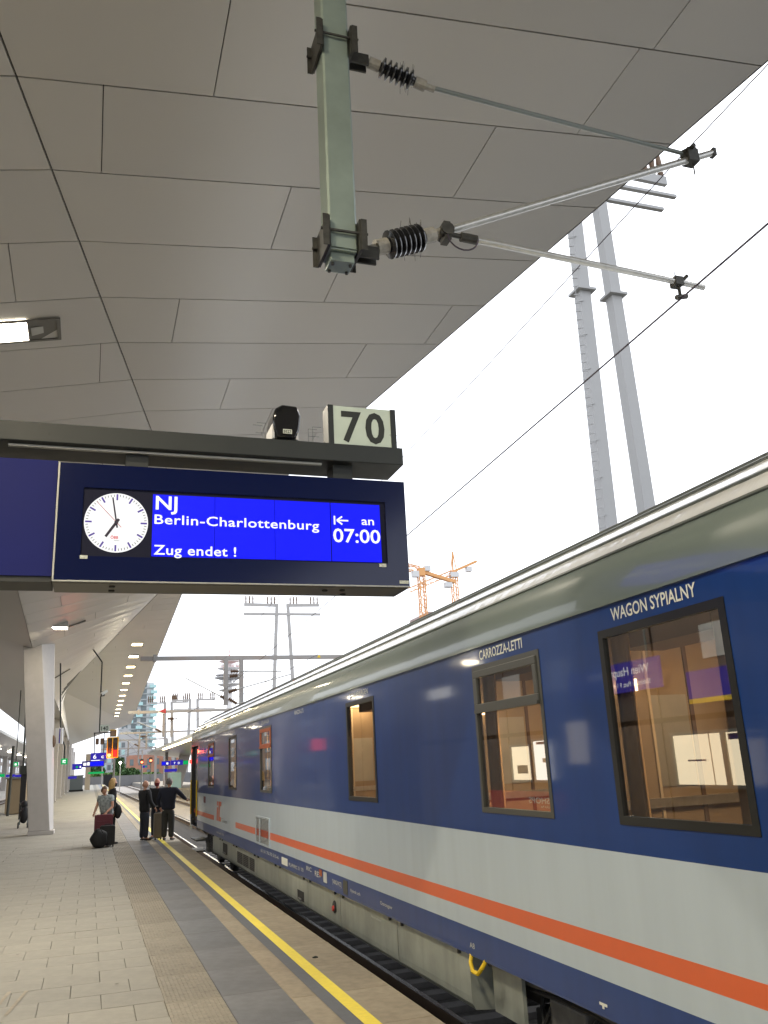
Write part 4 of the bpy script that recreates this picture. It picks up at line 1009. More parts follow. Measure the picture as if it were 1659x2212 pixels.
#--PART4--
# ================================================================== LEFT SIDE OF THE PLATFORM (seen mirrored in the coach)
t = thing('stair_enclosure', 'brown clad stair enclosure on the platform, seen mirrored in the coach windows', 'enclosure', (-5.3, 18, 0))
b = MB(); mat('mirror_dim_cladding', (.03, .02, .014), .85, spec=.15)  # unseen far cladding, darkened so the third coach window mirrors less light
b.box((-6.6, 9.5, .0), (-4.3, 38.5, 4.4)); b.build('wall', 'mirror_dim_cladding', t)
for k in range(12):
    y = 10.0 + k * 2.2
    b = MB(); b.box((-4.298, y, .15), (-4.27, y + 2.14, 2.45)); b.build('cladding_panel', 'wall_brown' if k < 8 else 'mirror_dim_cladding', t)
    b = MB(); b.box((-4.298, y, 2.55), (-4.28, y + 2.14, 4.3)); b.build('upper_panel', 'wall_brown' if k < 8 else 'mirror_dim_cladding', t)
for (y0, y1, z0, z1) in ((12.15, 12.9, 3.5, 4.1), (17.5, 18.6, 3.4, 4.1), (20, 21, 3.2, 4.0)):
    b = MB(); b.box((-4.28, y0, z0), (-4.262, y1, z1)); b.build('glazed_panel', 'alu', t)
def poster_case(y0, y1, z0, z1, m_, label, extra=None):
    t = thing('poster_case', label, 'poster case', (-4.2, (y0 + y1) / 2, z0), 'poster cases on the brown enclosure')
    b = MB()
    for p, q in (((y0 - .06, z0 - .06), (y1 + .06, z0)), ((y0 - .06, z1), (y1 + .06, z1 + .06)), ((y0 - .06, z0), (y0, z1)), ((y1, z0), (y1 + .06, z1))): b.box((-4.26, p[0], p[1]), (-4.14, q[0], q[1]))
    b.build('frame', 'rod_grey', t)
    b = MB(); b.box((-4.2, y0, z0), (-4.17, y1, z1)); b.build('lit_poster', m_, t)
    if extra:
        for (a, c, d, e, mm) in extra:
            b = MB(); b.box((-4.169, a, d), (-4.166, c, e)); b.build('printed_block', mm, t)
poster_case(12.62, 13.95, 1.34, 2.2, 'poster_lit', 'wide lit timetable case mirrored in the largest coach window', [(12.93, 12.96, 1.34, 2.2, 'interior_cream'), (13.1, 13.6, 1.74, 1.77, 'sign_blue')])
poster_case(11.5, 12.5, 1.34, 2.2, 'poster_lit', 'lit timetable case with blue header mirrored at the right edge of the largest window', [(11.55, 12.45, 2.08, 2.18, 'sign_blue')])
poster_case(18.45, 19.45, 1.40, 2.3, 'poster_white', 'white lit map poster mirrored in the tilting coach window', [(18.6, 19.3, 2.22, 2.28, 'sign_blue'), (18.75, 19.05, 1.8, 1.9, 'interior_cream')])
poster_case(19.65, 20.65, 1.40, 2.2, 'poster_lit', 'lit advertising poster mirrored left of the map poster', [(19.85, 20.4, 1.55, 1.75, 'cloth_beige')])
t = thing('station_name_sign', 'violet blue station name board mirrored in the largest coach window', 'sign', (-4.0, 14.8, 3.2))
b = MB(); b.box((-4.05, 13.85, 3.10), (-3.99, 17.2, 3.68)); b.build('board', 'sign_lit_blue', t)
for s_, z, h, wd in (('Wien Hauptbahnhof', 3.42, .24, 2.2), ('Südtiroler Platz 9 1 4 3 1 2', 3.2, .13, 1.6)):
    b = MB(); text(b, s_, (-3.985, 14.15, z), *FP, h, bold=.006, width=wd); b.build('lettering', 'sign_lit_white', t)
for y in (14.2, 16.8):
    b = MB(); b.tube((-4.02, y, 3.68), (-4.02, y, 6.0), .025, 8); b.build('hanger', 'rod_grey', t)
t = thing('blue_info_board', 'blue information board with a yellow strip mirrored at the upper right of the largest window', 'sign', (-4.0, 12.5, 2.7))
b = MB(); b.box((-4.05, 11.9, 2.80), (-4.0, 13.1, 3.28)); b.build('board', 'sign_lit_blue', t)
b = MB(); b.box((-3.999, 11.9, 2.72), (-3.99, 13.1, 2.80)); b.build('yellow_strip', 'yellow_paint', t)
t = thing('red_banner', 'red banner with white lettering mirrored in the tilting coach window', 'banner', (-4.2, 20, .7))
b = MB(); b.box((-4.25, 18.2, .70), (-4.2, 22.3, 1.13)); b.build('board', 'bench_red', t)
for s_, z, h, wd in (('90 SHOPS', .86, .2, 1.5), ('GESCHÄFTE', .76, .07, .9)):
    b = MB(); text(b, s_, (-4.195, 18.5, z), *FP, h, bold=.008, width=wd); b.build('lettering', 'letter_white', t)
# opposite platform to the left with its canopy, and a station building behind
b = MB(); b.box((-24, -20, -1.2), (-13.4, 420, 0)); tag(b.build('left_platform', 'concrete'), kind='structure')
b = MB(); b.add([(-13.4, -20, -.8), (-7.2, -20, -.8), (-7.2, 420, -.8), (-13.4, 420, -.8)], [(0, 1, 2, 3)]); tag(b.build('left_track_bed', 'ballast_far'), kind='structure')
track('left_track', -10.4, -10, 200, sl_to=-20)
t = thing('left_canopy', 'pale canopy over the neighbouring platform at the far left', 'canopy', (-18, 60, 7))
b = MB(); b.add([(-12.0, -20, 8.6), (-12.0, 420, 8.6), (-17, 420, 7.0), (-17, -20, 7.0), (-26, 420, 8.8), (-26, -20, 8.8)], [(0, 1, 2, 3), (3, 2, 4, 5)]); b.build('soffit', 'ceiling_panel', t, fix=False)
b = MB(); b.add([(-11.98, -20, 8.6), (-11.98, 420, 8.6), (-11.98, 420, 9.0), (-11.98, -20, 9.0), (-26, 420, 9.3), (-26, -20, 9.3)], [(0, 1, 2, 3), (3, 2, 4, 5)]); b.build('roof', 'alu', t, fix=False)
for k in range(17):
    y = -8 + k * 24
    b = MB(); b.box((-17.5, y, 0), (-16.6, y + .8, 7.2)); b.build('column', 'column_paint', t)
    b = MB(); b.box((-15.2, y + 6, 7.35), (-14.4, y + 6.6, 7.42)); b.build('lamp', 'lamp_white', t)
    if k < 6: lamp_light('lamp_light', (-14.8, y + 6.3, 7.3), .7, .5, 120, (1, .86, .62), t)
    b = MB(); b.box((-15.5, y + 9, 2.7), (-13.8, y + 9.2, 3.2)); b.build('hanging_sign', ['sign_lit_blue', 'sign_lit_green', 'sign_lit_blue'][k % 3], t)
t = thing('station_building', 'long station building behind the neighbouring platform on the left', 'building', (-40, 60, 0))
b = MB(); b.box((-60, -40, -1), (-34, 520, 16)); b.build('wall', 'wall_brown', t)
for k in range(40):
    y = -38 + k * 13.5
    for z in (1.5, 5.5, 9.5):
        b = MB(); b.box((-33.99, y, z), (-33.9, y + 6, z + 2.6)); b.build('window', 'window_dark', t)

# far left of the picture: kiosk, posts, exit signs
t = thing('waiting_shelter', 'brown shelter box beyond the nearest column at the left', 'shelter', (-4.1, 61, 0))
b = MB(); b.box((-4.75, 60, .05), (-3.75, 64, 2.1)); b.build('panel', 'cloth_beige', t)
b = MB(); b.box((-4.8, 59.9, 2.1), (-3.7, 64.1, 2.2)); b.build('roof', 'rod_grey', t)
t = thing('info_pillar', 'dark slim information pillar left of the nearest column', 'pillar', (-3.4, 52, 0))
b = MB(); b.box((-3.42, 52, 0), (-3.14, 52.2, 2.3)); b.build('pillar', 'cloth_black', t); b = MB(); b.box((-3.50, 51.95, 2.3), (-3.12, 52.2, 2.75)); b.build('cap_box', 'plate_black', t); b = MB(); b.tube((-3.35, 52.1, 2.75), (-3.4, 52.1, 6.0), .05, 8); b.build('rod', 'plate_black', t)
b = MB(); b.tube((-4.42, 58, 0), (-4.35, 58, 4.0), .08, 8); tag(b.build('dark_post', 'plate_black'), 'thin dark post at the far left beyond the stroller', 'post')
def hung_sign(name, x0, x1, y, z0, z1, m_, label, txt=None, rod=None, cat='sign', group=None, parts=()):
    t = thing(name, label, cat, ((x0 + x1) / 2, y, z0), group)
    b = MB(); b.box((x0, y, z0), (x1, y + .15, z1)); b.build('box', m_, t)
    for (s, x, z, h, wd, mm) in (txt or ()):
        b = MB(); text(b, s, (x, y - .004, z), *FY, h, bold=.015, width=wd); b.build('lettering', mm, t)
    for (a, c, d, e, mm) in parts:
        b = MB(); b.box((a, y - .006, d), (c, y - .001, e)); b.build('panel', mm, t)
    if rod:
        for r_ in rod:
            b = MB(); b.path([Vector(q) for q in r_], .03, 6); b.build('hanger', 'plate_black', t)
    return t
hung_sign('exit_sign', -1.11, -.85, 40, 2.55, 2.79, 'sign_lit_green', 'green lit exit sign hanging right of the nearest column', rod=[[(-.98, 40.07, 2.79), (-1.0, 40.07, 3.32), (-1.19, 40.07, 3.75), (-1.35, 40.07, 6.8)]], parts=((-1.04, -1.0, 2.61, 2.73, 'sign_lit_white'), (-1.0, -.92, 2.69, 2.73, 'sign_lit_white'), (-.97, -.93, 2.60, 2.66, 'sign_lit_white')))
hung_sign('exit_sign', -4.42, -4.17, 60, 2.84, 3.1, 'sign_lit_green', 'green lit exit sign at the far left above the brown shelter', rod=[[(-4.3, 60.07, 3.1), (-4.3, 60.07, 7.5)]], parts=((-4.36, -4.25, 2.9, 3.02, 'sign_lit_white'),))
t = thing('wall_monitor', 'pale monitor with dark speaker bracket on the right of the nearest column', 'monitor', (-1.3, 37.5, 3.3))
b = MB(); b.obox((-1.16, 37.6, 3.62), (.13, -.02, 0), (.02, .05, 0), (0, 0, .31)); b.build('screen_box', 'white_plastic', t)
b = MB(); b.obox((-1.14, 37.54, 3.62), (.02, -.003, 0), (.002, .012, 0), (0, 0, .28)); b.build('blue_band', 'sign_purple', t)
b = MB(); b.ball((-1.36, 37.2, 3.40), (.11, .16, .24)); b.build('speaker', 'hair_brown', t, smooth=True)

# far platform equipment at the 140 m mark
t = thing('number_plate', 'small far plate with the number 140 hanging beside the red signal', 'sign', (.68, 46, 4.1))
b = MB(); b.box((.47, 46, 4.12), (.90, 46.04, 4.44)); b.build('plate', 'plate_white', t)
b = MB(); text(b, '140', (.52, 45.995, 4.17), *FY, .29, bold=.012, width=.33); b.build('numerals', 'plate_black', t)
t = thing('sign_frame', 'dark gallows frame under the 140 plate carrying the far signs', 'frame', (.4, 46, 4))
b = MB(); b.bar((.18, 46.05, 4.06), (1.0, 46.05, 4.06), .05, .05); b.bar((.22, 46.05, 4.06), (.24, 46.05, 3.1), .05, .05); b.bar((.68, 46.06, 4.10), (.68, 46.06, 3.1), .04, .04); b.build('frame', 'plate_black', t)
b = MB(); b.path([(.45, 46.1, 4.1), (.43, 46.1, 6.1), (.43, 46.1, 7.55), (-.1, 46.1, 8.3)], .035, 6); b.build('hanging_pipe', 'plate_black', t)
b = MB(); b.box((.28, 46.0, 3.5), (.44, 46.1, 3.8)); b.box((.50, 46.0, 3.5), (.66, 46.1, 3.8)); split(b, 'loudspeaker', 'hair_brown', t)
t = thing('pipe_camera', 'small camera on the dark pipe above the 140 plate', 'camera', (.5, 46, 5.9))
b = MB(); b.obox((.56, 45.9, 6.0), (.13, .05, .09), (-.05, .2, 0), (-.03, 0, .06)); b.build('housing', 'letter_white', t); b = MB(); b.obox((.52, 45.8, 5.88), (.1, .02, .02), (0, .1, 0), (0, 0, .06)); b.build('bracket', 'plate_black', t)
t = thing('track_signal', 'yellow framed railway signal showing a bright red lamp', 'signal', (1.1, 46.2, 2.8))
b = MB()
for p, q in (((.82, 3.80), (1.38, 3.84)), ((.82, 2.84), (1.38, 2.88)), ((.82, 2.88), (.86, 3.80)), ((1.07, 2.88), (1.11, 3.80)), ((1.33, 2.88), (1.38, 3.80))): b.box((p[0], 46.18, p[1]), (q[0], 46.24, q[1]))
b.build('yellow_frame', 'yellow_paint', t)
b = MB(); b.box((.86, 46.22, 2.88), (1.07, 46.34, 3.80)); b.box((1.11, 46.22, 2.88), (1.33, 46.34, 3.80)); split(b, 'lamp_board', 'plate_black', t)
for (x, z, m_) in ((.95, 2.97, 'signal_red'), (.96, 3.28, 'clamp_dark'), (.96, 3.6, 'clamp_dark'), (1.22, 3.3, 'clamp_dark'), (1.22, 3.62, 'clamp_dark')):
    b = MB(); b.rev((x, 46.22, z), (x, 46.1, z), [(0, .085), (.03, .085)], 16); b.build('lamp', m_, t)
b = MB(); b.box((1.13, 46.205, 2.9), (1.31, 46.215, 3.30)); b.build('red_panel', 'bench_red', t)
b = MB(); b.box((.95, 46.2, 3.86), (1.25, 46.3, 4.19)); b.build('upper_box', 'cloth_beige', t)
b = MB(); b.bar((1.25, 46.19, 3.86), (1.25, 46.19, 4.19), .03, .03); b.bar((.95, 46.19, 4.19), (1.25, 46.19, 4.19), .03, .03); split(b, 'upper_frame', 'yellow_paint', t)
b = MB(); b.bar((.70, 46.28, 4.06), (1.0, 46.28, 4.06), .05, .05); b.build('bracket', 'plate_black', t)
lr = bpy.data.lights.new('signal_glow', 'POINT'); lr.energy = 12; lr.color = (1, .1, .04); lr.shadow_soft_size = .08
lo = bpy.data.objects.new('signal_glow', lr); col.objects.link(lo); lo.parent = t; lo.location = Vector((.95, 46.0, 2.97)) - ORIG[t.name]
hung_sign('platform_number_sign', .08, .82, 46.05, 2.77, 3.11, 'sign_lit_blue', 'lit blue sign reading 6 C below the far 140 plate', txt=[('6', .2, 2.84, .27, .15, 'sign_lit_white'), ('c', .58, 2.85, .24, .12, 'sign_lit_white')])
hung_sign('far_display', -.31, .74, 46.02, 2.45, 2.745, 'sign_purple', 'far blue train display with round clock below the 6 C sign', parts=((.08, .70, 2.5, 2.7, 'lcd_blue'), (-.24, -.1, 2.53, 2.66, 'sign_lit_white'), (-.06, .05, 2.53, 2.68, 'sign_lit_white')))
hung_sign('far_display', -.78, -.32, 48, 2.38, 2.66, 'sign_lit_blue', 'dark blue sign box just left of the far display', parts=((-.6, -.5, 2.45, 2.55, 'sign_lit_green'), (-.42, -.36, 2.45, 2.55, 'sign_lit_white')))
hung_sign('exit_strip_sign', .0, 1.2, 75, 2.2, 2.35, 'sign_lit_green', 'thin green lit strip sign under the far display')
hung_sign('far_blue_sign', -1.6, -.9, 80, 1.9, 2.1, 'sign_lit_blue', 'tiny lit blue sign beyond the receding columns')
t = thing('vending_kiosk', 'small glazed kiosk far down the platform beyond the columns', 'kiosk', (-1.2, 140, 0))
b = MB(); b.box((-2.6, 140, .0), (-.6, 143, .25)); b.build('plinth', 'cloth_black', t); b = MB(); b.box((-2.5, 140.05, .25), (-.7, 142.9, 2.1)); b.build('glazing', 'window_dark', t); b = MB(); b.box((-2.6, 140, 2.1), (-.6, 143, 2.3)); b.build('roof', 'rod_grey', t)
b = MB(); b.box((-.45, 150, 0), (.35, 150.8, 5.5)); tag(b.build('slanted_column', 'interior_cream'), 'cream coloured column at the far end of the platform left of the wall', 'column')

# ================================================================== OTHER PLATFORM TO THE RIGHT
b = MB(); b.box((10.9, 50, -1.2), (19, 300, 0)); tag(b.build('opposite_platform', 'concrete'), kind='structure')
b = MB(); b.add([(10.95, 50, .004), (18.9, 50, .004), (18.9, 300, .004), (10.95, 300, .004)], [(0, 1, 2, 3)]); tag(b.build('opposite_paving', 'edge_slab'), kind='structure')
t = thing('opposite_canopy', 'pale canopy with a glowing light strip along its edge beyond the coach end', 'canopy', (12, 120, 5))
b = MB(); b.add([(8.9, 60, 5.0), (8.9, 150, 5.0), (14, 150, 4.3), (14, 60, 4.3), (20, 150, 5.6), (20, 60, 5.6)], [(0, 1, 2, 3), (3, 2, 4, 5)]); b.build('soffit', 'ceiling_panel', t, fix=False)
b = MB(); b.add([(8.88, 60, 5.0), (8.88, 150, 5.0), (8.88, 150, 5.35), (8.88, 60, 5.35), (12, 150, 6.3), (12, 60, 6.3), (20, 150, 6.4), (20, 60, 6.4)], [(0, 1, 2, 3), (3, 2, 4, 5), (5, 4, 6, 7)]); b.build('roof', 'facade_pale', t, fix=False)
b = MB(); b.box((8.95, 60, 4.86), (9.2, 118, 4.97)); b.build('light_strip', 'lamp_warm', t)
for k, y in enumerate((100, 112, 135)):
    b = MB(); b.add([(12.2, y, 0), (13.2, y, 0), (13.2, y + 1, 0), (12.2, y + 1, 0), (12.8, y, 4.6), (14.4, y, 4.6), (14.4, y + 1, 4.6), (12.8, y + 1, 4.6)], [(0, 1, 5, 4), (1, 2, 6, 5), (2, 3, 7, 6), (3, 0, 4, 7)]); b.build('slanted_column', 'column_paint', t)
hung_sign('opposite_display', 7.9 + 1.6, 9.0 + 1.7, 126, 2.95, 3.55, 'sign_lit_blue', 'lit blue display with clock under the opposite canopy', parts=((9.6, 10.0, 3.1, 3.4, 'lcd_blue'), (10.15, 10.4, 3.1, 3.35, 'sign_lit_white')))
hung_sign('opposite_sign', 10.75, 12.4, 126, 2.95, 3.6, 'sign_lit_blue', 'lit blue sign reading 7 D under the opposite canopy', txt=[('7', 11.15, 3.1, .38, .22, 'sign_lit_white'), ('D', 11.7, 3.1, .38, .26, 'sign_lit_white')])
hung_sign('opposite_exit', 12.45, 13.1, 126, 3.0, 3.5, 'sign_lit_green', 'small green exit sign right of the 7 D sign')
hung_sign('opposite_low_sign', 9.85, 11.5, 125, 2.1, 2.5, 'sign_lit_blue', 'lower blue sign below the opposite 7 D sign')
hung_sign('opposite_small_sign', 6.9, 7.5, 124, 2.8, 3.1, 'sign_lit_blue', 'small blue sign left of the opposite display', parts=((7.2, 7.4, 2.85, 3.05, 'sign_lit_green'),))
b = MB(); b.box((10.2, 120, .0), (11.6, 124, 2.0)); tag(b.build('glass_shelter', 'teal_glass'), 'pale glazed shelter on the opposite platform', 'shelter')
# small signals between the tracks
for k, (x, y, z, s) in enumerate(((6.45, 118, 3.55, 'left'), (7.55, 118, 3.7, 'right'))):
    t = thing('junction_signal', '%s of the two small red junction signals beyond the men' % s, 'signal', (x, y, -.8), 'far junction signals')
    b = MB(); b.tube((x, y, -.8), (x, y, z), .06, 6); b.build('post', 'rod_grey', t)
    b = MB(); b.box((x - .2, y - .1, z - .35), (x + .2, y + .1, z + .3)); b.build('board', 'plate_black', t)
    b = MB(); b.rev((x, y - .1, z - .1), (x, y - 1, z - .1), [(0, .14), (.05, .14)], 10); b.build('lamp', 'signal_red', t)
t = thing('yard_lamp', 'white lit yard lamp on a thin post beyond the far platform end', 'lamp', (4.3, 125, -.8))
b = MB(); b.tube((4.05, 125, -.8), (4.05, 125, 3.5), .06, 6); b.build('post', 'facade_pale', t); b = MB(); b.ball((4.05, 124.9, 3.6), .17); b.build('globe', 'lamp_white', t)

# ================================================================== PORTALS
def portal(name, y, x0, x1, zb, h, posts, label, m_='portal_paint', flag=None):
    t = thing(name, label, 'catenary portal', ((x0 + x1) / 2, y, zb), 'catenary portals')
    b = MB(); b.box((x0, y - h / 2, zb), (x1, y + h / 2, zb + h)); b.build('beam', m_, t)
    for (x, z0, wd) in posts:
        b = MB(); b.box((x - wd / 2, y - wd / 2, z0), (x + wd / 2, y + wd / 2, zb + .001 if z0 > -.5 else zb)); b.build('drop_post', m_, t)
    b = MB(); b.box((x0 + .6, y - h / 2 - .05, zb - .06), (x0 + .75, y + h / 2 + .05, zb + h + .08)); b.box((x0 + (x1 - x0) * .55, y - h / 2 - .05, zb - .06), (x0 + (x1 - x0) * .55 + .15, y + h / 2 + .05, zb + h + .08)); split(b, 'flange', m_, t)
    b = MB(); b.box((x1 - .3, y - .2, -.8), (x1 + .1, y + .2, zb - .002)); b.build('standing_post', m_, t)
    return t
def cantilever(t, p, ins0, ins1, q, m_='tube_metal'):
    b = MB(); b.tube(ins1, q, .03, 6); b.build('cantilever_tube', m_, t)
    i0, i1 = Vector(ins0), Vector(ins1); L = (i1 - i0).length; b = MB(); pr = [(0, .05)]
    for k in range(5): pr += [(L * (k + .2) / 5, .06), (L * (k + .5) / 5, .12), (L * (k + .8) / 5, .06)]
    b.rev(i0, i1, pr + [(L, .05)], 10); b.build('insulator', 'hair_brown', t)
pt = portal('catenary_portal', 44, 2.2, 22, 7.34, .2, [(6.37, 5.1, .2), (7.15, 4.8, .2)], 'nearest grey catenary portal beam crossing above the coach roof')
cantilever(pt, None, (6.45, 44, 5.35), (6.1, 44, 5.55), (4.41, 44, 6.46)); cantilever(pt, None, (6.6, 43.9, 6.75), (7.0, 43.9, 6.75), (9.2, 43.9, 6.72)); cantilever(pt, None, (6.55, 43.9, 6.5), (6.95, 43.9, 6.55), (7.1, 43.9, 6.6)); cantilever(pt, None, (6.5, 43.9, 5.72), (6.9, 43.9, 5.85), (9.67, 43.9, 6.56)); cantilever(pt, None, (6.5, 43.9, 5.4), (6.9, 43.9, 5.15), (9.6, 43.9, 5.5))
b = MB(); b.add([(11.1, 43.88, 7.40), (11.3, 43.88, 7.40), (11.2, 43.88, 7.58)], [(0, 1, 2)]); b.build('warning_triangle', 'yellow_paint', pt)
pt = portal('catenary_portal', 62, 2.4, 20, 5.95, .18, [(4.75, 4.35, .16), (5.29, 4.33, .16)], 'second catenary portal with a red arrow board beyond the coach end')
b = MB(); b.add([(4.40, 61.88, 6.08), (4.88, 61.88, 6.25), (4.88, 61.88, 5.91)], [(0, 1, 2)]); b.build('red_arrow', 'bench_red', pt)
b = MB(); b.add([(4.36, 61.89, 6.04), (4.36, 61.89, 5.90), (4.86, 61.89, 5.88), (4.4, 61.89, 6.06)], [(0, 1, 2, 3)]); b.build('white_arrow_edge', 'letter_white', pt)
cantilever(pt, None, (5.0, 61.9, 5.55), (5.4, 61.9, 5.55), (5.9, 61.9, 5.5)); cantilever(pt, None, (4.6, 61.9, 4.7), (4.2, 61.9, 4.9), (3.0, 61.9, 5.4))
pt = portal('catenary_portal', 95, 2.9, 22, 6.03, .18, [(4.9, 4.5, .16), (5.58, 4.45, .16)], 'third catenary portal further along the tracks')
cantilever(pt, None, (5.0, 94.9, 5.7), (5.5, 94.9, 5.75), (6.5, 94.9, 5.9)); cantilever(pt, None, (4.8, 94.9, 4.8), (4.4, 94.9, 5.0), (3.2, 94.9, 5.6))
portal('catenary_portal', 130, 3.4, 10.6, 6.6, .18, [(5.2, 4.4, .18), (6.6, 4.4, .18)], 'fourth catenary portal above the far junction')
portal('catenary_portal', 165, 2.0, 11.5, 6.4, .2, [(4.2, 3.9, .2), (8.4, 3.9, .2)], 'farthest catenary portal in front of the sloping glazed building')
for k, (x, y, h) in enumerate(((3.9, 150, 6.5), (9.6, 175, 6.3), (2.6, 185, 6.0), (12.5, 160, 7.0))):
    b = MB(); b.tube((x, y, -.8), (x, y, h), .14, 8); tag(b.build('catenary_mast', 'portal_paint'), ['slim mast left of the far junction', 'slim mast right of the far junction', 'slim mast by the far platform end', 'slim mast beside the opposite canopy'][k], 'mast', 'slim far masts')

# ================================================================== PYLONS
def pylon(y, LB, LT, RB, RT, wl, arms, ladder, label, m_, flz=None, ins=True):
    t = thing('power_pylon', label, 'pylon', ((LB[0] + RB[0]) / 2, y, -1), 'twin leg power pylons')
    for (B, T) in ((LB, LT), (RB, RT)):
        b = MB(); bx, bz = B; tx, tz = T; h = wl / 2; f = .82
        b.add([(bx - h, y - h, bz), (bx + h, y - h, bz), (bx + h, y + h, bz), (bx - h, y + h, bz), (tx - h * f, y - h * f, tz), (tx + h * f, y - h * f, tz), (tx + h * f, y + h * f, tz), (tx - h * f, y + h * f, tz)], [(0, 1, 5, 4), (1, 2, 6, 5), (2, 3, 7, 6), (3, 0, 4, 7), (4, 5, 6, 7)])
        leg = b.build('leg', m_, t)
        for fz in (flz or ()):
            k = (fz - bz) / (tz - bz); x = bx + (tx - bx) * k
            b = MB(); b.box((x - h * 1.5, y - h * 1.5, fz), (x + h * 1.5, y + h * 1.5, fz + .12)); split(b, 'flange', m_, leg)
    for (x0, x1, z0, z1, th) in arms:
        b = MB(); b.bar((x0, y - wl * .3, z0), (x1, y - wl * .3, z1), wl * .35, th); b.build('cross_arm', m_, t)
    if ins:
        for (x0, x1, z0, z1, th) in arms[:2]:
            for fr in (.03, .14, .25, .72, .83, .94):
                x = x0 + (x1 - x0) * fr; z = z0 + (z1 - z0) * fr + th / 2
                b = MB(); b.rev((x, y - wl * .3, z), (x, y - wl * .3, z + 5), [(0, wl * .18), (wl * .3, wl * .26), (wl * .6, wl * .18), (wl * 1.3, wl * .24), (wl * 2.1, wl * .16)], 8); b.build('insulator', 'hair_brown', t)
    if ladder:
        b = MB(); (bx, bz), (tx, tz) = LB, LT; k = int((tz - max(bz, 3)) / .45)
        for i in range(k):
            f = (max(bz, 3) + i * .45 - bz) / (tz - bz); x = bx + (tx - bx) * f - wl * .5; z = bz + (tz - bz) * f
            b.bar((x - .05, y - wl * .45, z), (x - .34, y - wl * .45, z - .06), .05, .05)
            if i % 4 == 0: b.bar((x + .15, y - wl * .45, z + .15), (x - .3, y - wl * .45, z), .06, .06)
        b.tube((bx - wl * .5 - .25, y - wl * .45, max(bz, 3)), (tx - wl * .42 - .25, y - wl * .45, tz), .015, 5)
        b.build('climbing_ladder', m_, t)
    return t
s8 = .8
def S(p): return (p[0] * s8 - .32, CZ + (p[1] - CZ) * s8)
lb, lt = S((27.75, 25.6)), S((27.9, 34.3)); rb, rt = S((30.07, 25.9)), S((29.9, 36.0))
def ext(p, q, z): k = (z - p[1]) / (q[1] - p[1]); return (p[0] + (q[0] - p[0]) * k, z)
lt2, rt2 = ext(lb, lt, 31.2), ext(rb, rt, 31.2); lbb, rbb = (lb[0] - .5, -1.2), (rb[0] + 1.2, -1.2)
lbm, rbm = lb, rb
def two(B, Mid, T): return B, Mid, T
a1, a2, a3 = S((35.2, 38.3)), S((35.8, 37.1)), S((34.6, 35.9))
pylon(32, ext(lb, lt, -1.2), lt2, ext(rb, rt, -1.2), rt2, .66, [(lt2[0], lt2[0] - 6.0, 31.0, 31.3, .5), (rt2[0], a1[0], 31.0, a1[1] - .1, .5), (rt2[0] - 7, a2[0], a2[1], a2[1], .16), (rt2[0] - 7, a3[0], a3[1], a3[1], .16)], True, 'nearest twin leg pylon with climbing ladder seen beside the canopy edge', 'pylon_paint', flz=(S((0, 28.9))[1],))
pylon(150, (29.3, -1.2), (30.8, 30.1), (34.3, -1.2), (32.75, 30.1), .62, [(30.5, 24.85, 29.8, 29.9, .55), (33, 38.5, 29.8, 29.9, .55), (24.8, 38.7, 28.2, 28.2, .45)], True, 'middle twin leg pylon with T shaped cross arms under the display', 'pylon_far')
pylon(270, (27.6, -1.2), (28.35, 23.1), (31.1, -1.2), (30.55, 23.1), .9, [(28.3, 23.0, 22.8, 22.8, .5), (30.6, 35.8, 22.8, 22.8, .5), (23.5, 35.8, 20.2, 20.2, .3)], False, 'far small twin leg pylon left of the radio tower', 'pylon_far')
pylon(275, (22.0, -1.2), (21.3, 22.8), (24.4, -1.2), (23.3, 22.8), .9, [(21.3, 16.2, 22.5, 22.5, .45), (23.3, 28.3, 22.6, 22.6, .45), (16.5, 26.5, 19.9, 19.9, .3)], False, 'far small twin leg pylon nearest the canopy end', 'pylon_far')

# ================================================================== RADIO TOWER, CRANES, BUILDINGS
t = thing('radio_tower', 'pale round radio tower with stacked platforms and red white antenna', 'tower', (124.8, 840, 0))
b = MB(); b.rev((125, 840, 0), (125, 840, 200), [(0, 5), (60, 2.7), (105, 2.2)], 20); b.build('shaft', 'tower_white_hazed', t, smooth=True)
for (z, r_, h, m_) in ((75.4, 10, 1.6, 'tower_white_hazed'), (80.8, 11, 2.2, 'tower_white_hazed'), (87.2, 14, 2.4, 'tower_grey_hazed'), (89.6, 13.4, 2.0, 'tower_white_hazed'), (96, 11.5, 2.0, 'tower_white_hazed'), (102.6, 9.8, 1.7, 'tower_white_hazed')):
    b = MB(); b.rev((125, 840, z - h), (125, 840, 200), [(0, r_ * .55), (h * .8, r_), (h * 1.1, r_), (h * 1.11, r_ * .4)], 28); pl_ = b.build('platform_ring', m_, t)
    b = MB(); b.rev((125, 840, z + .1), (125, 840, 200), [(0, r_ * 1.0), (.3, r_ * 1.0)], 28); b.build('railing_band', 'tower_red_hazed' if z > 95 else 'tower_grey_hazed', pl_)
for k in range(10):
    a = k * 1.9; z = (97, 104, 82, 97)[k % 4]; r_ = 8.5
    b = MB(); b.ball((125 + r_ * math.cos(a), 840 - abs(r_ * math.sin(a)), z + 1.2), 1.6, 8, 6); b.build('dish', 'tower_white_hazed', t)
b = MB(); b.rev((125, 840, 103), (125, 840, 200), [(0, 2.4), (2.5, 2.4), (2.6, .9), (6, .9)], 12); b.build('antenna_base', 'tower_red_hazed', t)
for k in range(5):
    b = MB(); b.tube((125, 840, 109 + k * 2.4), (125, 840, 111.4 + k * 2.4), .55 - .07 * k, 8); b.build('antenna_section', ['tower_white_hazed', 'tower_red_hazed'][k % 2], t)

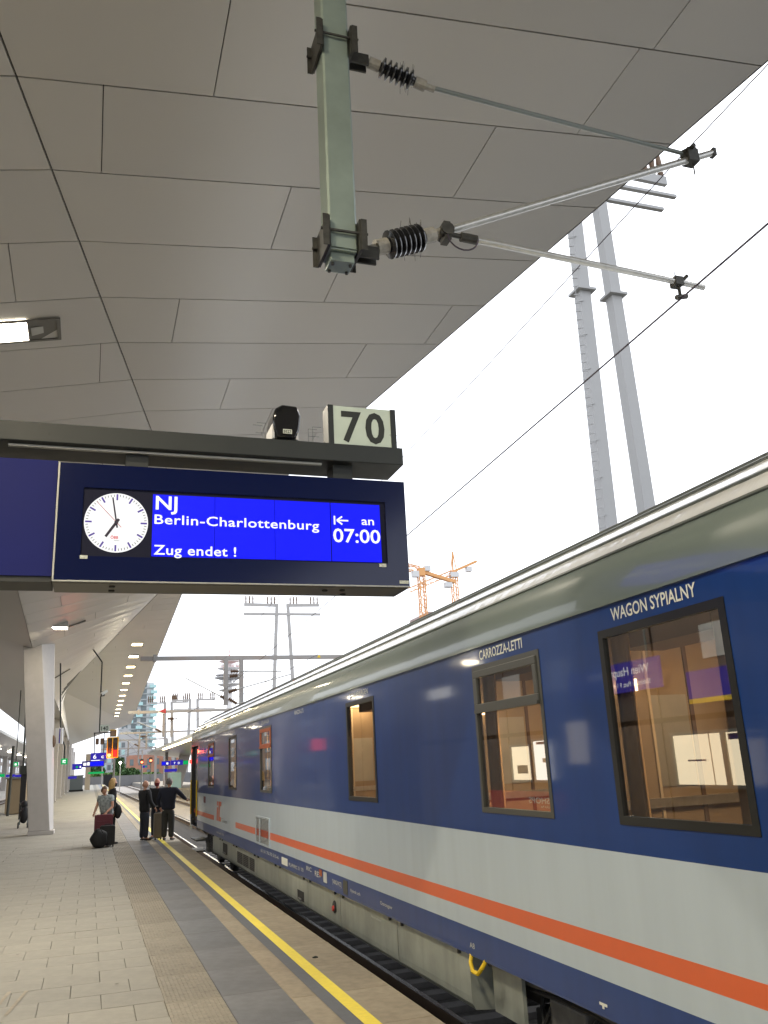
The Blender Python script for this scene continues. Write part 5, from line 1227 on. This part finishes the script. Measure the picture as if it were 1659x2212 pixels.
def lattice(mb, p, q, w_, r_, step):
    p = Vector(p); q = Vector(q); d = (q - p); L = d.length; d.normalize(); a = d.cross(Vector((0, 1, 0)))
    if a.length < .1: a = d.cross(Vector((1, 0, 0)))
    a.normalize(); c = d.cross(a); n = max(1, int(L / step))
    cs = [(a * s1 + c * s2) * w_ / 2 for s1, s2 in ((-1, -1), (1, -1), (1, 1), (-1, 1))]
    for o_ in cs: mb.bar(p + o_, q + o_, r_ * 2, r_ * 2)
    for k in range(n):
        p0 = p + d * L * k / n; p1 = p + d * L * (k + 1) / n
        for i in range(4):
            j = (i + 1) % 4; mb.bar(p0 + cs[i], p1 + cs[j], r_, r_); mb.bar(p0 + cs[i], p0 + cs[j], r_, r_)
    return mb
t = thing('tower_crane', 'orange tower crane with a thick horizontal jib just right of the display', 'crane', (102, 260, 0))
b = MB(); lattice(b, (102, 260, 0), (102, 260, 60.5), 1.9, .16, 2.6); b.build('mast', 'crane_orange', t)
b = MB(); b.box((100.9, 258.9, 60.5), (103.1, 261.1, 63.2)); b.build('slewing_unit', 'crane_orange', t)
b = MB(); b.bar((103, 260, 61.8), (114.8, 262, 59.2), 1.3, 1.1); b.build('counter_jib', 'crane_orange', t)
b = MB(); b.box((110.8, 260.5, 57.2), (113.2, 262.6, 58.8)); b.build('counterweight', 'white_plastic', t)
b = MB(); lattice(b, (101, 260, 62.6), (70, 255, 68), 1.9, .14, 2.5); b.build('jib', 'crane_orange', t)
b = MB(); b.box((98.6, 258.6, 60.0), (100.8, 260.4, 62.0)); b.build('cab', 'white_plastic', t)
b = MB(); b.box((103.0, 259, 62.2), (105.2, 260.6, 64.0)); b.build('winch', 'white_plastic', t)
t = thing('tower_crane', 'orange tower crane with pointed apex further right behind the first crane', 'crane', (131.3, 300, 0))
b = MB(); lattice(b, (131.3, 300, 0), (131.3, 300, 71), 2.0, .16, 2.8); b.build('mast', 'crane_orange', t)
b = MB(); b.bar((131, 300, 71.4), (131.4, 300, 79.6), .5, .5); b.bar((132.6, 300, 71.4), (131.5, 300, 79.6), .3, .3); b.bar((130.0, 300, 71.2), (131.3, 300, 79), .3, .3); b.build('apex', 'crane_orange', t)
b = MB(); b.bar((130.5, 300, 71.3), (140.9, 299, 75.7), 1.2, .9); b.build('counter_jib', 'crane_orange', t)
b = MB(); lattice(b, (130.5, 300, 71.2), (113.7, 303, 64.6), 1.6, .16, 2.2); b.build('jib', 'crane_orange', t)
b = MB(); b.box((136.4, 298.5, 71.6), (138.6, 300.5, 73.4)); b.build('counterweight', 'white_plastic', t)
b = MB(); b.box((129.6, 298.8, 69.3), (133, 301.2, 71.2)); b.build('slewing_unit', 'white_plastic', t)
b = MB(); b.tube((131.4, 300, 79.5), (119, 302, 68.5), .09, 5); b.build('stay', 'rod_grey', t)
t = thing('unfinished_building', 'concrete building shell under construction below the cranes', 'building', (125, 305, 0))
for k in range(9):
    z = 14 + k * 5.0; x0 = 104 + max(0, k - 5) * 4.5
    b = MB(); b.box((x0, 295, z), (150, 315, z + .9)); b.build('floor_slab', 'slab_raw', t)
    for x in range(int(x0) + 1, 150, 6):
        b = MB(); b.box((x, 295.3, z - 4.1), (x + .6, 296, z)); b.build('column', 'slab_raw', t)
for k in range(14):
    b = MB(); b.tube((109 + k * 1.6, 295.5, 54), (109 + k * 1.6, 295.5, 56.5 + (k % 3)), .10, 4); b.build('rebar', 'slab_raw', t)

t = thing('apartment_tower', 'pale apartment tower with teal glass balconies beyond the canopy end', 'building', (16, 322, 0))
b = MB(); b.box((9.5, 318, -1), (20.8, 334, 33)); b.build('wall', 'facade_pale', t)
for f in range(14):
    z = 5.2 + f * 2.0
    b = MB(); b.box((9.3, 317.6, z - .25), (21.0, 317.99, z)); b.build('floor_band', 'facade_grey', t)
    for k, x in enumerate((10.3, 13.4, 16.5)):
        b = MB(); b.box((x, 317.9, z + .15), (x + 1.9, 317.99, z + 1.55)); b.build('window', 'window_dark', t)
    for x in ((11.8, 19.3) if f % 2 else (14.9, 19.7)):
        b = MB(); b.box((x, 316.4, z - .15), (x + 2.2, 317.6, z + .9)); b.build('balcony', 'teal_glass', t)
t = thing('sloping_building', 'low grey building with a long sloping roof and teal glazing at the far end', 'building', (15, 292, 0))
b = MB(); b.prism([(3.5, -1), (30, -1), (30, 5.5), (18.6, 9.6), (10.4, 16.6), (8.0, 13.6), (3.5, 12.5)], lambda u, v: (u, 290, v), (0, 16, 0)); b.build('wall', 'facade_grey', t)
for f in range(5):
    for k in range(5):
        x = 4.2 + k * 1.35; z = 1.5 + f * 2.2
        b = MB(); b.box((x, 289.9, z), (x + 1.0, 289.99, z + 1.5)); b.build('window', 'teal_glass' if (f + k) % 2 else 'window_dark', t)
t = thing('brick_building', 'reddish brick building behind the far hedge', 'building', (15, 282, 0))
b = MB(); b.box((11.0, 280, -1), (27, 287, 7.6)); b.build('wall', 'facade_brick', t)
for k in range(6):
    for z in (1.5, 4.6):
        b = MB(); b.box((11.8 + k * 2.5, 279.9, z), (12.9 + k * 2.5, 279.99, z + 1.8)); b.build('window', 'window_dark', t)
b = MB(); b.box((-6, 240, -1.2), (30, 240.4, 1.9)); tag(b.build('boundary_wall', 'wall_dark'), 'long dark grey boundary wall across the far end of the tracks', 'wall')
b = MB(); b.box((3.6, 228, -.8), (5.6, 230, 2.3)); tag(b.build('dark_cabinet', 'cloth_black'), 'dark equipment cabinet behind the blonde woman', 'cabinet')

def leaf_cloud(mb, c, r_, n_, s, seed):
    rn = random.Random(seed)
    for k in range(n_):
        while True:
            p = Vector((rn.uniform(-1, 1), rn.uniform(-1, 1), rn.uniform(-1, 1)))
            if .25 < p.length < 1: break
        p = Vector((c[0] + p.x * r_[0], c[1] + p.y * r_[1], c[2] + p.z * r_[2])); a = Vector((rn.uniform(-1, 1), rn.uniform(-1, 1), rn.uniform(-1, 1))).normalized(); u = a.orthogonal().normalized(); v = a.cross(u); q = s * rn.uniform(.6, 1.4)
        mb.add([p - u * q, p + v * q * .6, p + u * q, p - v * q * .6], [(0, 1, 2, 3)])
def bush(name, c, r_, n_, s, m_, label, cat, seed, trunk=0):
    t = thing(name, label, cat, (c[0], c[1], -1.2))
    b = MB(); leaf_cloud(b, c, r_, n_, s, seed)
    for k in range(4):
        rn = random.Random(seed * 7 + k); leaf_cloud(b, (c[0] + rn.uniform(-.7, .7) * r_[0], c[1], c[2] + rn.uniform(-.2, .7) * r_[2]), tuple(v * .45 for v in r_), n_ // 4, s, seed + k + 1)
    b.build('crown' if trunk else 'foliage', m_, t, fix=False)
    b = MB(); b.tube((c[0], c[1], -1.2), (c[0], c[1], c[2]), .25, 6, .1); b.build('trunk' if trunk else 'stem', 'bark', t)
bush('dark_shrub', (10.5, 243, 2.4), (2.4, 1.2, 1.3), 900, .28, 'leaf', 'rounded dark green shrub above the far boundary wall', 'shrub', 11)
bush('hedge', (4, 243, 1.9), (4.5, 1.2, .8), 1200, .26, 'leaf_light', 'low bright green hedge along the far boundary wall', 'hedge', 12)
bush('hedge', (15, 243, 1.7), (3.2, 1.2, .7), 800, .26, 'leaf_light', 'low green hedge right of the dark shrub', 'hedge', 13)
bush('pale_tree', (8.2, 262, 4.0), (1.8, 1.5, 3.2), 800, .3, 'leaf', 'slim tree rising behind the far boundary wall', 'tree', 14, 1)
bush('pale_tree', (2.0, 262, 3.2), (2.6, 1.5, 2.2), 800, .3, 'leaf', 'broad tree behind the left end of the boundary wall', 'tree', 15, 1)
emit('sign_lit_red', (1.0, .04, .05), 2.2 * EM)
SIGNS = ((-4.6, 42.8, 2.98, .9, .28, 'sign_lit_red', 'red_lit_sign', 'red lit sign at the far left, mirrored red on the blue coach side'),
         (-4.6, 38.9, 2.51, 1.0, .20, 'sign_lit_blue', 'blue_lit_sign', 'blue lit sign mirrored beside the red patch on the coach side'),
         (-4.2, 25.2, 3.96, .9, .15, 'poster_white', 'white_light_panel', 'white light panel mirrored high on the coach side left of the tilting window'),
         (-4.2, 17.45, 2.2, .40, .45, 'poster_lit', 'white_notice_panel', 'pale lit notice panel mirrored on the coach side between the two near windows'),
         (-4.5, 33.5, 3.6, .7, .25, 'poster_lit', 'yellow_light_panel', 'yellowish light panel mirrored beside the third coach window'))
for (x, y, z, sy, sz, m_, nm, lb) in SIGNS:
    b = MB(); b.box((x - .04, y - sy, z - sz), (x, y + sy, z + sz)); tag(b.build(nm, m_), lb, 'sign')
#--PART5--
# ================================================================== PEOPLE
def skin_mesh(verts, edges, radii, sub=2, root=0):
    me = bpy.data.meshes.new('sk'); me.from_pydata(verts, edges, [])
    ob = bpy.data.objects.new('sk', me); col.objects.link(ob)
    ob.modifiers.new('skin', 'SKIN'); sv = me.skin_vertices[0].data
    for i, r_ in enumerate(radii):
        sv[i].radius = r_ if hasattr(r_, '__len__') else (r_, r_); sv[i].use_root = (i == root)
    sb = ob.modifiers.new('sub', 'SUBSURF'); sb.levels = sub; sb.render_levels = sub
    bpy.context.view_layer.update()
    e = bpy.data.meshes.new_from_object(ob.evaluated_get(bpy.context.evaluated_depsgraph_get()))
    out = ([v.co.copy() for v in e.vertices], [tuple(p.vertices) for p in e.polygons])
    bpy.data.objects.remove(ob); bpy.data.meshes.remove(me); bpy.data.meshes.remove(e)
    return out
class Fig:
    """a standing figure of height h at loc, facing angle a (0 = +Y); local axes: x right, y forward, z up"""
    def __init__(s, loc, h, a, label, lean=0., side=0., headturn=0., lhand=None, rhand=None, build=1., look=0.):
        s.h = h; s.loc = Vector(loc); s.M = Matrix.Rotation(a, 3, 'Z'); s.bw = build
        s.t = thing('person', label, 'person', loc)
        k = h
        hip = Vector((0, 0, .52 * k)); waist = Vector((side * .3, lean * .35, .61 * k)); chest = Vector((side * .7, lean * .75, .74 * k)); neck = Vector((side, lean, .835 * k)); head = neck + Vector((side * .2, lean * .35 + .015, .095 * k))
        s.J = dict(hip=hip, waist=waist, chest=chest, neck=neck, head=head)
        for sg, nm in ((-1, 'l'), (1, 'r')):
            s.J[nm + 'sh'] = chest + Vector((sg * .105 * k * build, 0, .065 * k))
            hd = (lhand if nm == 'l' else rhand) or (sg * .15 * k, .03, .42 * k)
            hd = Vector(hd); sh = s.J[nm + 'sh']; v = hd - sh; L = .335 * k
            if v.length > L * .995: hd = sh + v.normalized() * L * .995; v = hd - sh
            mid = (sh + hd) / 2; bend = math.sqrt(max(0, (L / 2) ** 2 - (v.length / 2) ** 2)); out = Vector((sg * .6, -1, -.3)); out = (out - v.normalized() * out.dot(v.normalized())).normalized()
            s.J[nm + 'el'] = mid + out * bend; s.J[nm + 'ha'] = hd
            s.J[nm + 'hp'] = Vector((sg * .05 * k, 0, .50 * k)); s.J[nm + 'kn'] = Vector((sg * .058 * k, .015, .275 * k)); s.J[nm + 'an'] = Vector((sg * .062 * k, -.01, .045 * k)); s.J[nm + 'to'] = Vector((sg * .075 * k, .12, .018 * k))
        s.ht = headturn; s.look = look
    def w(s, p): return s.loc + s.M @ Vector(p)
    def put(s, name, vf, m_, parent=None, smooth=True):
        b = MB(); b.add([s.w(p) for p in vf[0]], vf[1]); return b.build(name, m_, parent or s.t, smooth=smooth)
    def head(s, skinm):
        J = s.J; k = s.h; c = J['head']; Rz = Matrix.Rotation(s.ht, 3, 'Z') @ Matrix.Rotation(s.look, 3, 'X'); vs = []; fs = []; nu, nv = 20, 14
        for j in range(nv + 1):
            ph = math.pi * j / nv
            for i in range(nu):
                th = 2 * math.pi * i / nu; x = math.sin(ph) * math.cos(th); y = math.sin(ph) * math.sin(th); z = math.cos(ph)
                jaw = 1 - .28 * max(0, -z) ** 1.3; X = x * .043 * k * jaw; Yv = y * .055 * k * (1 - .12 * max(0, -z)); Z = z * .068 * k
                if y > .75 and -.35 < z < .12 and abs(x) < .22: Yv += .011 * k * (1 - abs(x) / .22)     # nose
                if y > .7 and .08 < z < .25 and .2 < abs(x) < .6: Yv -= .004 * k                     # eye sockets
                if y > .75 and -.62 < z < -.45 and abs(x) < .4: Yv += .003 * k                       # lips
                if abs(x) > .9 and -.25 < z < .2: X *= 1.13                                          # ears
                vs.append(c + Rz @ Vector((X, Yv, Z)))
        for j in range(nv):
            for i in range(nu): a = j * nu + i; b_ = j * nu + (i + 1) % nu; fs.append((a, a + nu, b_ + nu, b_))
        return vs, fs
    def hand(s, nm, tgt=None):
        k = s.h; p = s.J[nm + 'ha']; d = (p - s.J[nm + 'el']).normalized(); sg = -1 if nm == 'l' else 1
        u = d.cross(Vector((0, 1, 0.2))); u = u.normalized() if u.length > .1 else Vector((1, 0, 0)); n_ = d.cross(u)
        V = [p - d * .02, p + d * .045 * k / 1.75]; E_ = [(0, 1)]; Rr = [.022, (.036, .018)]
        for f, (off, L) in enumerate(((-.028, .065), (-.010, .078), (.009, .074), (.027, .058))):
            a = len(V); base = V[1] + u * off; V += [base + d * .02, base + d * (.02 + L * .55) + n_ * .012, base + d * (.02 + L) + n_ * .035]; Rr += [.0095, .009, .0075]; E_ += [(1, a), (a, a + 1), (a + 1, a + 2)]
        a = len(V); V += [p + d * .02 - u * .035, p + d * .055 - u * .05 + n_ * .015]; Rr += [.0105, .009]; E_ += [(0, a), (a, a + 1)]
        return skin_mesh(V, E_, Rr, 1)
    def body(s, skinm):
        J = s.J; k = s.h; b = s.bw
        names = ['hip', 'waist', 'chest', 'neck', 'lsh', 'lel', 'lha', 'rsh', 'rel', 'rha', 'lhp', 'lkn', 'lan', 'rhp', 'rkn', 'ran', 'lto', 'rto']
        V = [J[n_] for n_ in names] + [J['head'] - Vector((0, .005, .02 * k))]
        E_ = [(0, 1), (1, 2), (2, 3), (3, 18), (2, 4), (4, 5), (5, 6), (2, 7), (7, 8), (8, 9), (0, 10), (10, 11), (11, 12), (12, 16), (0, 13), (13, 14), (14, 15), (15, 17)]
        Rr = [(.06 * b, .042 * b), (.055 * b, .04 * b), (.055 * b, .04 * b), .028, .030, .026, .018, .034, .026, .018, .05, .034, .024, .05, .034, .024, .018, .018, .028]
        Rr = [tuple(q * k for q in r_) if hasattr(r_, '__len__') else r_ * k for r_ in Rr]
        v, f = skin_mesh(V, E_, Rr, 2)
        parts = [(v, f), s.head(skinm), s.hand('l'), s.hand('r')]
        VV, FF = [], []
        for pv, pf in parts:
            o = len(VV); VV += list(pv); FF += [tuple(i + o for i in q) for q in pf]
        s.put('body', (VV, FF), skinm)
    def top(s, m_, sleeve=1., name='jacket', hem=.47, loose=1.12):
        J = s.J; k = s.h; b = s.bw * loose
        V = [Vector((J['hip'].x, J['hip'].y, hem * k)), J['hip'] + Vector((0, 0, .02 * k)), J['waist'], J['chest'], J['neck'] - Vector((0, 0, .018 * k))]
        E_ = [(0, 1), (1, 2), (2, 3), (3, 4)]; Rr = [(.094 * b, .068 * b), (.096 * b, .07 * b), (.09 * b, .068 * b), (.098 * b, .072 * b), .042]
        for nm in 'lr':
            a = len(V); sh, el, ha = J[nm + 'sh'], J[nm + 'el'], J[nm + 'ha']
            V += [sh, sh.lerp(el, .55)]; Rr += [.047 * loose, .040 * loose]; E_ += [(3, a), (a, a + 1)]
            if sleeve > .6: V += [el, el.lerp(ha, .93)]; Rr += [.034 * loose, .027 * loose]; E_ += [(a + 1, a + 2), (a + 2, a + 3)]
        Rr = [tuple(q * k for q in r_) if hasattr(r_, '__len__') else r_ * k for r_ in Rr]
        return s.put(name, skin_mesh(V, E_, Rr, 2), m_)
    def trousers(s, m_, name='trousers', wide=1.):
        J = s.J; k = s.h
        V = [J['hip'] + Vector((0, 0, .035 * k)), J['hip']]; E_ = [(0, 1)]; Rr = [(.088 * s.bw, .066 * s.bw), (.092 * s.bw, .07 * s.bw)]
        for nm in 'lr':
            a = len(V); V += [J[nm + 'hp'] - Vector((0, 0, .03 * k)), J[nm + 'kn'], J[nm + 'an'] + Vector((0, 0, -.008 * k))]; Rr += [.062 * wide, .046 * wide, .040 * wide]; E_ += [(1, a), (a, a + 1), (a + 1, a + 2)]
        Rr = [tuple(q * k for q in r_) if hasattr(r_, '__len__') else r_ * k for r_ in Rr]
        return s.put(name, skin_mesh(V, E_, Rr, 2, 1), m_)
    def shoes(s, m_):
        for nm in 'lr':
            a, t_ = s.J[nm + 'an'], s.J[nm + 'to']
            V = [Vector((a.x, a.y - .05, .035)), Vector((a.x, a.y + .03, .045)), Vector((t_.x, t_.y + .03, .03)), Vector((t_.x, t_.y + .08, .026))]
            s.put('shoe', skin_mesh(V, [(0, 1), (1, 2), (2, 3)], [(.042, .034), (.045, .045), (.045, .03), (.034, .024)], 1), m_)
    def hair(s, m_, long=0., bald=0.):
        k = s.h; c = s.J['head']; Rz = Matrix.Rotation(s.ht, 3, 'Z') @ Matrix.Rotation(s.look, 3, 'X'); vs = []; fs = []; nu, nv = 20, 12; idx = {}
        lim = math.pi * (.62 if not long else .75)
        for j in range(nv + 1):
            ph = lim * j / nv
            for i in range(nu):
                th = 2 * math.pi * i / nu; x = math.sin(ph) * math.cos(th); y = math.sin(ph) * math.sin(th); z = math.cos(ph)
                g = 1.09 + (.05 * math.sin(i * 3.1 + j)); p = Vector((x * .045 * k * g, y * .057 * k * g - .004, z * .071 * k * g * .98))
                if long and j > nv * .55 and y < .45: p.z -= long * (j - nv * .55) / (nv * .45); p.x *= 1.15; p.y -= .01
                idx[(j, i)] = len(vs); vs.append(c + Rz @ p)
        for j in range(nv):
            for i in range(nu):
                th = 2 * math.pi * (i + .5) / nu; y = math.sin(th); z = math.cos(lim * (j + .5) / nv)
                if y > .25 and z < .55: continue
                if bald and z > bald: continue
                fs.append((idx[(j, i)], idx[(j + 1, i)], idx[(j + 1, (i + 1) % nu)], idx[(j, (i + 1) % nu)]))
        s.put('hair', (vs, fs), m_)
    def mask(s, m_):
        k = s.h; c = s.J['head']; Rz = Matrix.Rotation(s.ht, 3, 'Z') @ Matrix.Rotation(s.look, 3, 'X'); vs = []; fs = []; n_ = 10
        for j in range(5):
            z = -.01 - .052 * j / 4
            for i in range(n_ + 1):
                th = math.pi * (.10 + .80 * i / n_); q = 1 - .18 * (j / 4) ** 2
                vs.append(c + Rz @ Vector((math.cos(th) * .048 * k * q, math.sin(th) * .066 * k * q, z * k)))
        for j in range(4):
            for i in range(n_): a = j * (n_ + 1) + i; fs.append((a, a + 1, a + n_ + 2, a + n_ + 1))
        s.put('face_mask', (vs, fs), m_)
# man in dark sweater seen from behind, right arm out towards the coach
f = Fig((2.42, 29.0, 0), 1.84, R(-25), 'grey haired man in dark navy sweater seen from behind, reaching towards the coach', build=1.22, headturn=R(-30), rhand=(.46, .34, 1.17), lhand=(-.30, .16, .95), side=.02)
f.body('skin'); f.trousers('cloth_trouser', wide=1.2); f.top('cloth_navy', 1, 'sweater', loose=1.12); f.shoes('shoe'); f.hair('hair_grey')
f = Fig((1.74, 29.55, 0), 1.80, R(-60), 'bald man in black jacket and dark jeans looking back to the left', build=1.12, headturn=R(125), lhand=(-.2, .12, .80), rhand=(.25, .22, .95))
f.body('skin'); f.trousers('cloth_jeans', wide=1.05); f.top('cloth_black', 1, 'jacket', hem=.44); f.shoes('shoe')
f = Fig((2.16, 30.1, 0), 1.85, R(150), 'man with a dark red face mask standing between the two other men', build=1.08, headturn=R(10))
f.body('skin_red'); f.trousers('cloth_jeans'); f.top('cloth_black', 1, 'jacket'); f.shoes('shoe'); f.mask('cloth_red')
f = Fig((.74, 29.2, 0), 1.92, R(-80), 'blonde long haired woman in black with a black face mask', build=.85, headturn=R(10), lhand=(-.16, .28, 1.0), rhand=(.2, .02, .85))
f.body('skin'); f.trousers('cloth_black'); f.top('cloth_black', 1, 'jacket', hem=.42); f.shoes('shoe'); f.hair('hair_blond', long=.30); f.mask('cloth_black')
b = MB(); b.ball((.92, 29.05, .93), (.11, .08, .21), 12, 8); b.tube((.9, 29.05, 1.1), (.74, 29.12, 1.52), .012, 5)
hb = tag(b.build('shoulder_bag', 'bag_black', smooth=True), 'black shoulder bag at the side of the blonde woman', 'bag')
f = Fig((.60, 28.75, 0), 1.70, R(150), 'person in a grey patterned shirt bending over the maroon suitcase', build=1.12, lean=.16, headturn=R(65), look=R(-22), lhand=(-.19, .40, .95), rhand=(.19, .42, .95))
f.body('skin'); f.trousers('cloth_beige', wide=1.1); f.top('cloth_camo', .5, 'patterned_shirt', hem=.50, loose=1.22); f.shoes('shoe'); f.hair('hair_brown')

# ---- luggage
def rbox(mb, x0, x1, y0, y1, z0, z1, r_, mi=None):
    pr = []
    for cx_, cz_, a0 in ((x1 - r_, z1 - r_, 0), (x0 + r_, z1 - r_, 90), (x0 + r_, z0 + r_, 180), (x1 - r_, z0 + r_, 270)):
        for q in range(4): a = R(a0 + q * 30); pr.append((cx_ + r_ * math.cos(a), cz_ + r_ * math.sin(a)))
    mb.prism(pr, lambda u, v: (u, y0, v), (0, y1 - y0, 0), mi)
def suitcase(x0, x1, y0, y1, z1, m_, label, ribs=True, handle=None):
    t = thing('suitcase', label, 'suitcase', ((x0 + x1) / 2, (y0 + y1) / 2, 0))
    b = MB(); rbox(b, x0, x1, y0, y1, .055, z1, .05); b.build('shell', m_, t, smooth=True, bevel=.02)
    for x in (x0 + .05, x1 - .05):
        for y in (y0 + .04, y1 - .04):
            b = MB(); b.rev((x - .015, y, .03), (x + .015, y, .03), [(0, .03), (.03, .03)], 12); b.build('wheel', 'rubber', t)
    if ribs:
        b = MB(); rbox(b, x0 + .05, x1 - .05, y0 - .018, y0 + .01, .12, z1 - .18, .03); b.build('front_pocket', m_, t, bevel=.008)
    if handle:
        b = MB()
        for x in ((x0 + x1) / 2 - .08, (x0 + x1) / 2 + .08): b.tube((x, y1 - .04, z1), (x, y1 - .04, handle), .009, 6)
        b.tube(((x0 + x1) / 2 - .09, y1 - .04, handle), ((x0 + x1) / 2 + .09, y1 - .04, handle), .014, 8); b.build('pull_handle', 'rod_grey', t)
    else:
        b = MB(); b.path([((x0 + x1) / 2 - .08, (y0 + y1) / 2, z1), ((x0 + x1) / 2 - .07, (y0 + y1) / 2, z1 + .03), ((x0 + x1) / 2 + .07, (y0 + y1) / 2, z1 + .03), ((x0 + x1) / 2 + .08, (y0 + y1) / 2, z1)], .012, 6); b.build('carry_handle', 'rubber', t)
    return t
suitcase(.24, .76, 28.22, 28.50, .90, 'suitcase_maroon', 'maroon upright suitcase behind the black bag')
suitcase(.40, .83, 27.95, 28.18, .60, 'bag_black', 'black suitcase leaning in front of the maroon one')
t = thing('travel_bag', 'slouching black travel bag in front of the luggage pile', 'bag', (.38, 27.85, 0))
b = MB(); vs = []
rn = random.Random(4); nu, nv = 18, 10
b.ball((.38, 27.85, .26), (.24, .13, .27), nu, nv); b.v = [(x + .02 * math.sin(z * 21 + y * 9), y + .02 * math.sin(x * 17), max(.0, z + .015 * math.sin(x * 23))) for x, y, z in b.v]; b.build('bag_body', 'bag_black', t, smooth=True)
b = MB(); b.path([(.28, 27.74, .42), (.33, 27.70, .52), (.43, 27.70, .52), (.48, 27.74, .42)], .012, 6); b.build('strap', 'rubber', t)
suitcase(2.03, 2.30, 29.35, 29.62, .80, 'suitcase_brown', 'brown upright suitcase between the two men', handle=1.0)
# ---- folded stroller by the column
t = thing('pushchair', 'dark folded pushchair standing left of the nearest column', 'pushchair', (-2.55, 42.5, 0))
for x, r_ in ((-2.78, .13), (-2.40, .11)):
    for y in (42.3, 42.75):
        b = MB(); b.rev((x - .02, y, r_), (x + .02, y, r_), [(0, r_ * .8), (.005, r_), (.035, r_), (.04, r_ * .8)], 16); b.build('wheel', 'rubber', t)
b = MB()
for x in (-2.74, -2.42): b.tube((x, 42.3, .13), (x + .05, 42.6, .95), .014, 6); b.tube((x, 42.75, .13), (x + .05, 42.35, .75), .014, 6)
b.build('frame', 'rod_grey', t)
b = MB(); b.ball((-2.56, 42.5, .55), (.20, .2, .36), 12, 8); b.v = [(x + .03 * math.sin(z * 17), y, z) for x, y, z in b.v]; b.build('fabric_seat', 'bag_black', t, smooth=True)
b = MB(); b.ball((-2.58, 42.55, .98), (.15, .16, .16), 12, 8); b.build('hood', 'bag_black', t, smooth=True)
b = MB(); b.path([(-2.74, 42.6, .95), (-2.80, 42.9, 1.05), (-2.4, 42.9, 1.05), (-2.38, 42.6, .95)], .014, 6); b.build('push_handle', 'rubber', t)

# ---- small litter on the paving
for k, (x, y, r_) in enumerate(((2.42, 10.0, .022),)):
    b = MB(); b.ball((x, y, .008), (r_, r_ * .6, .012), 8, 5); b.ball((x - .02, y + .006, .006), (.012, .01, .008), 6, 4); b.ball((x + .02, y - .004, .006), (.011, .009, .008), 6, 4)
    tag(b.build('litter_scrap', 'plate_black'), 'small black scrap of litter between the yellow line and the platform edge', 'litter')
rn = random.Random(21); b = MB()
for k in range(46):
    x, y = rn.uniform(-1.4, 1.8), rn.uniform(7, 20); r_ = rn.uniform(.008, .02)
    b.add([(x + r_ * math.cos(a) * rn.uniform(.8, 1.2), y + r_ * math.sin(a) * rn.uniform(.8, 1.2), .0052) for a in [2 * math.pi * i / 7 for i in range(7)]], [tuple(range(7))])
o = b.build('gum_spots', 'mortar', platform); o['kind'] = 'stuff'
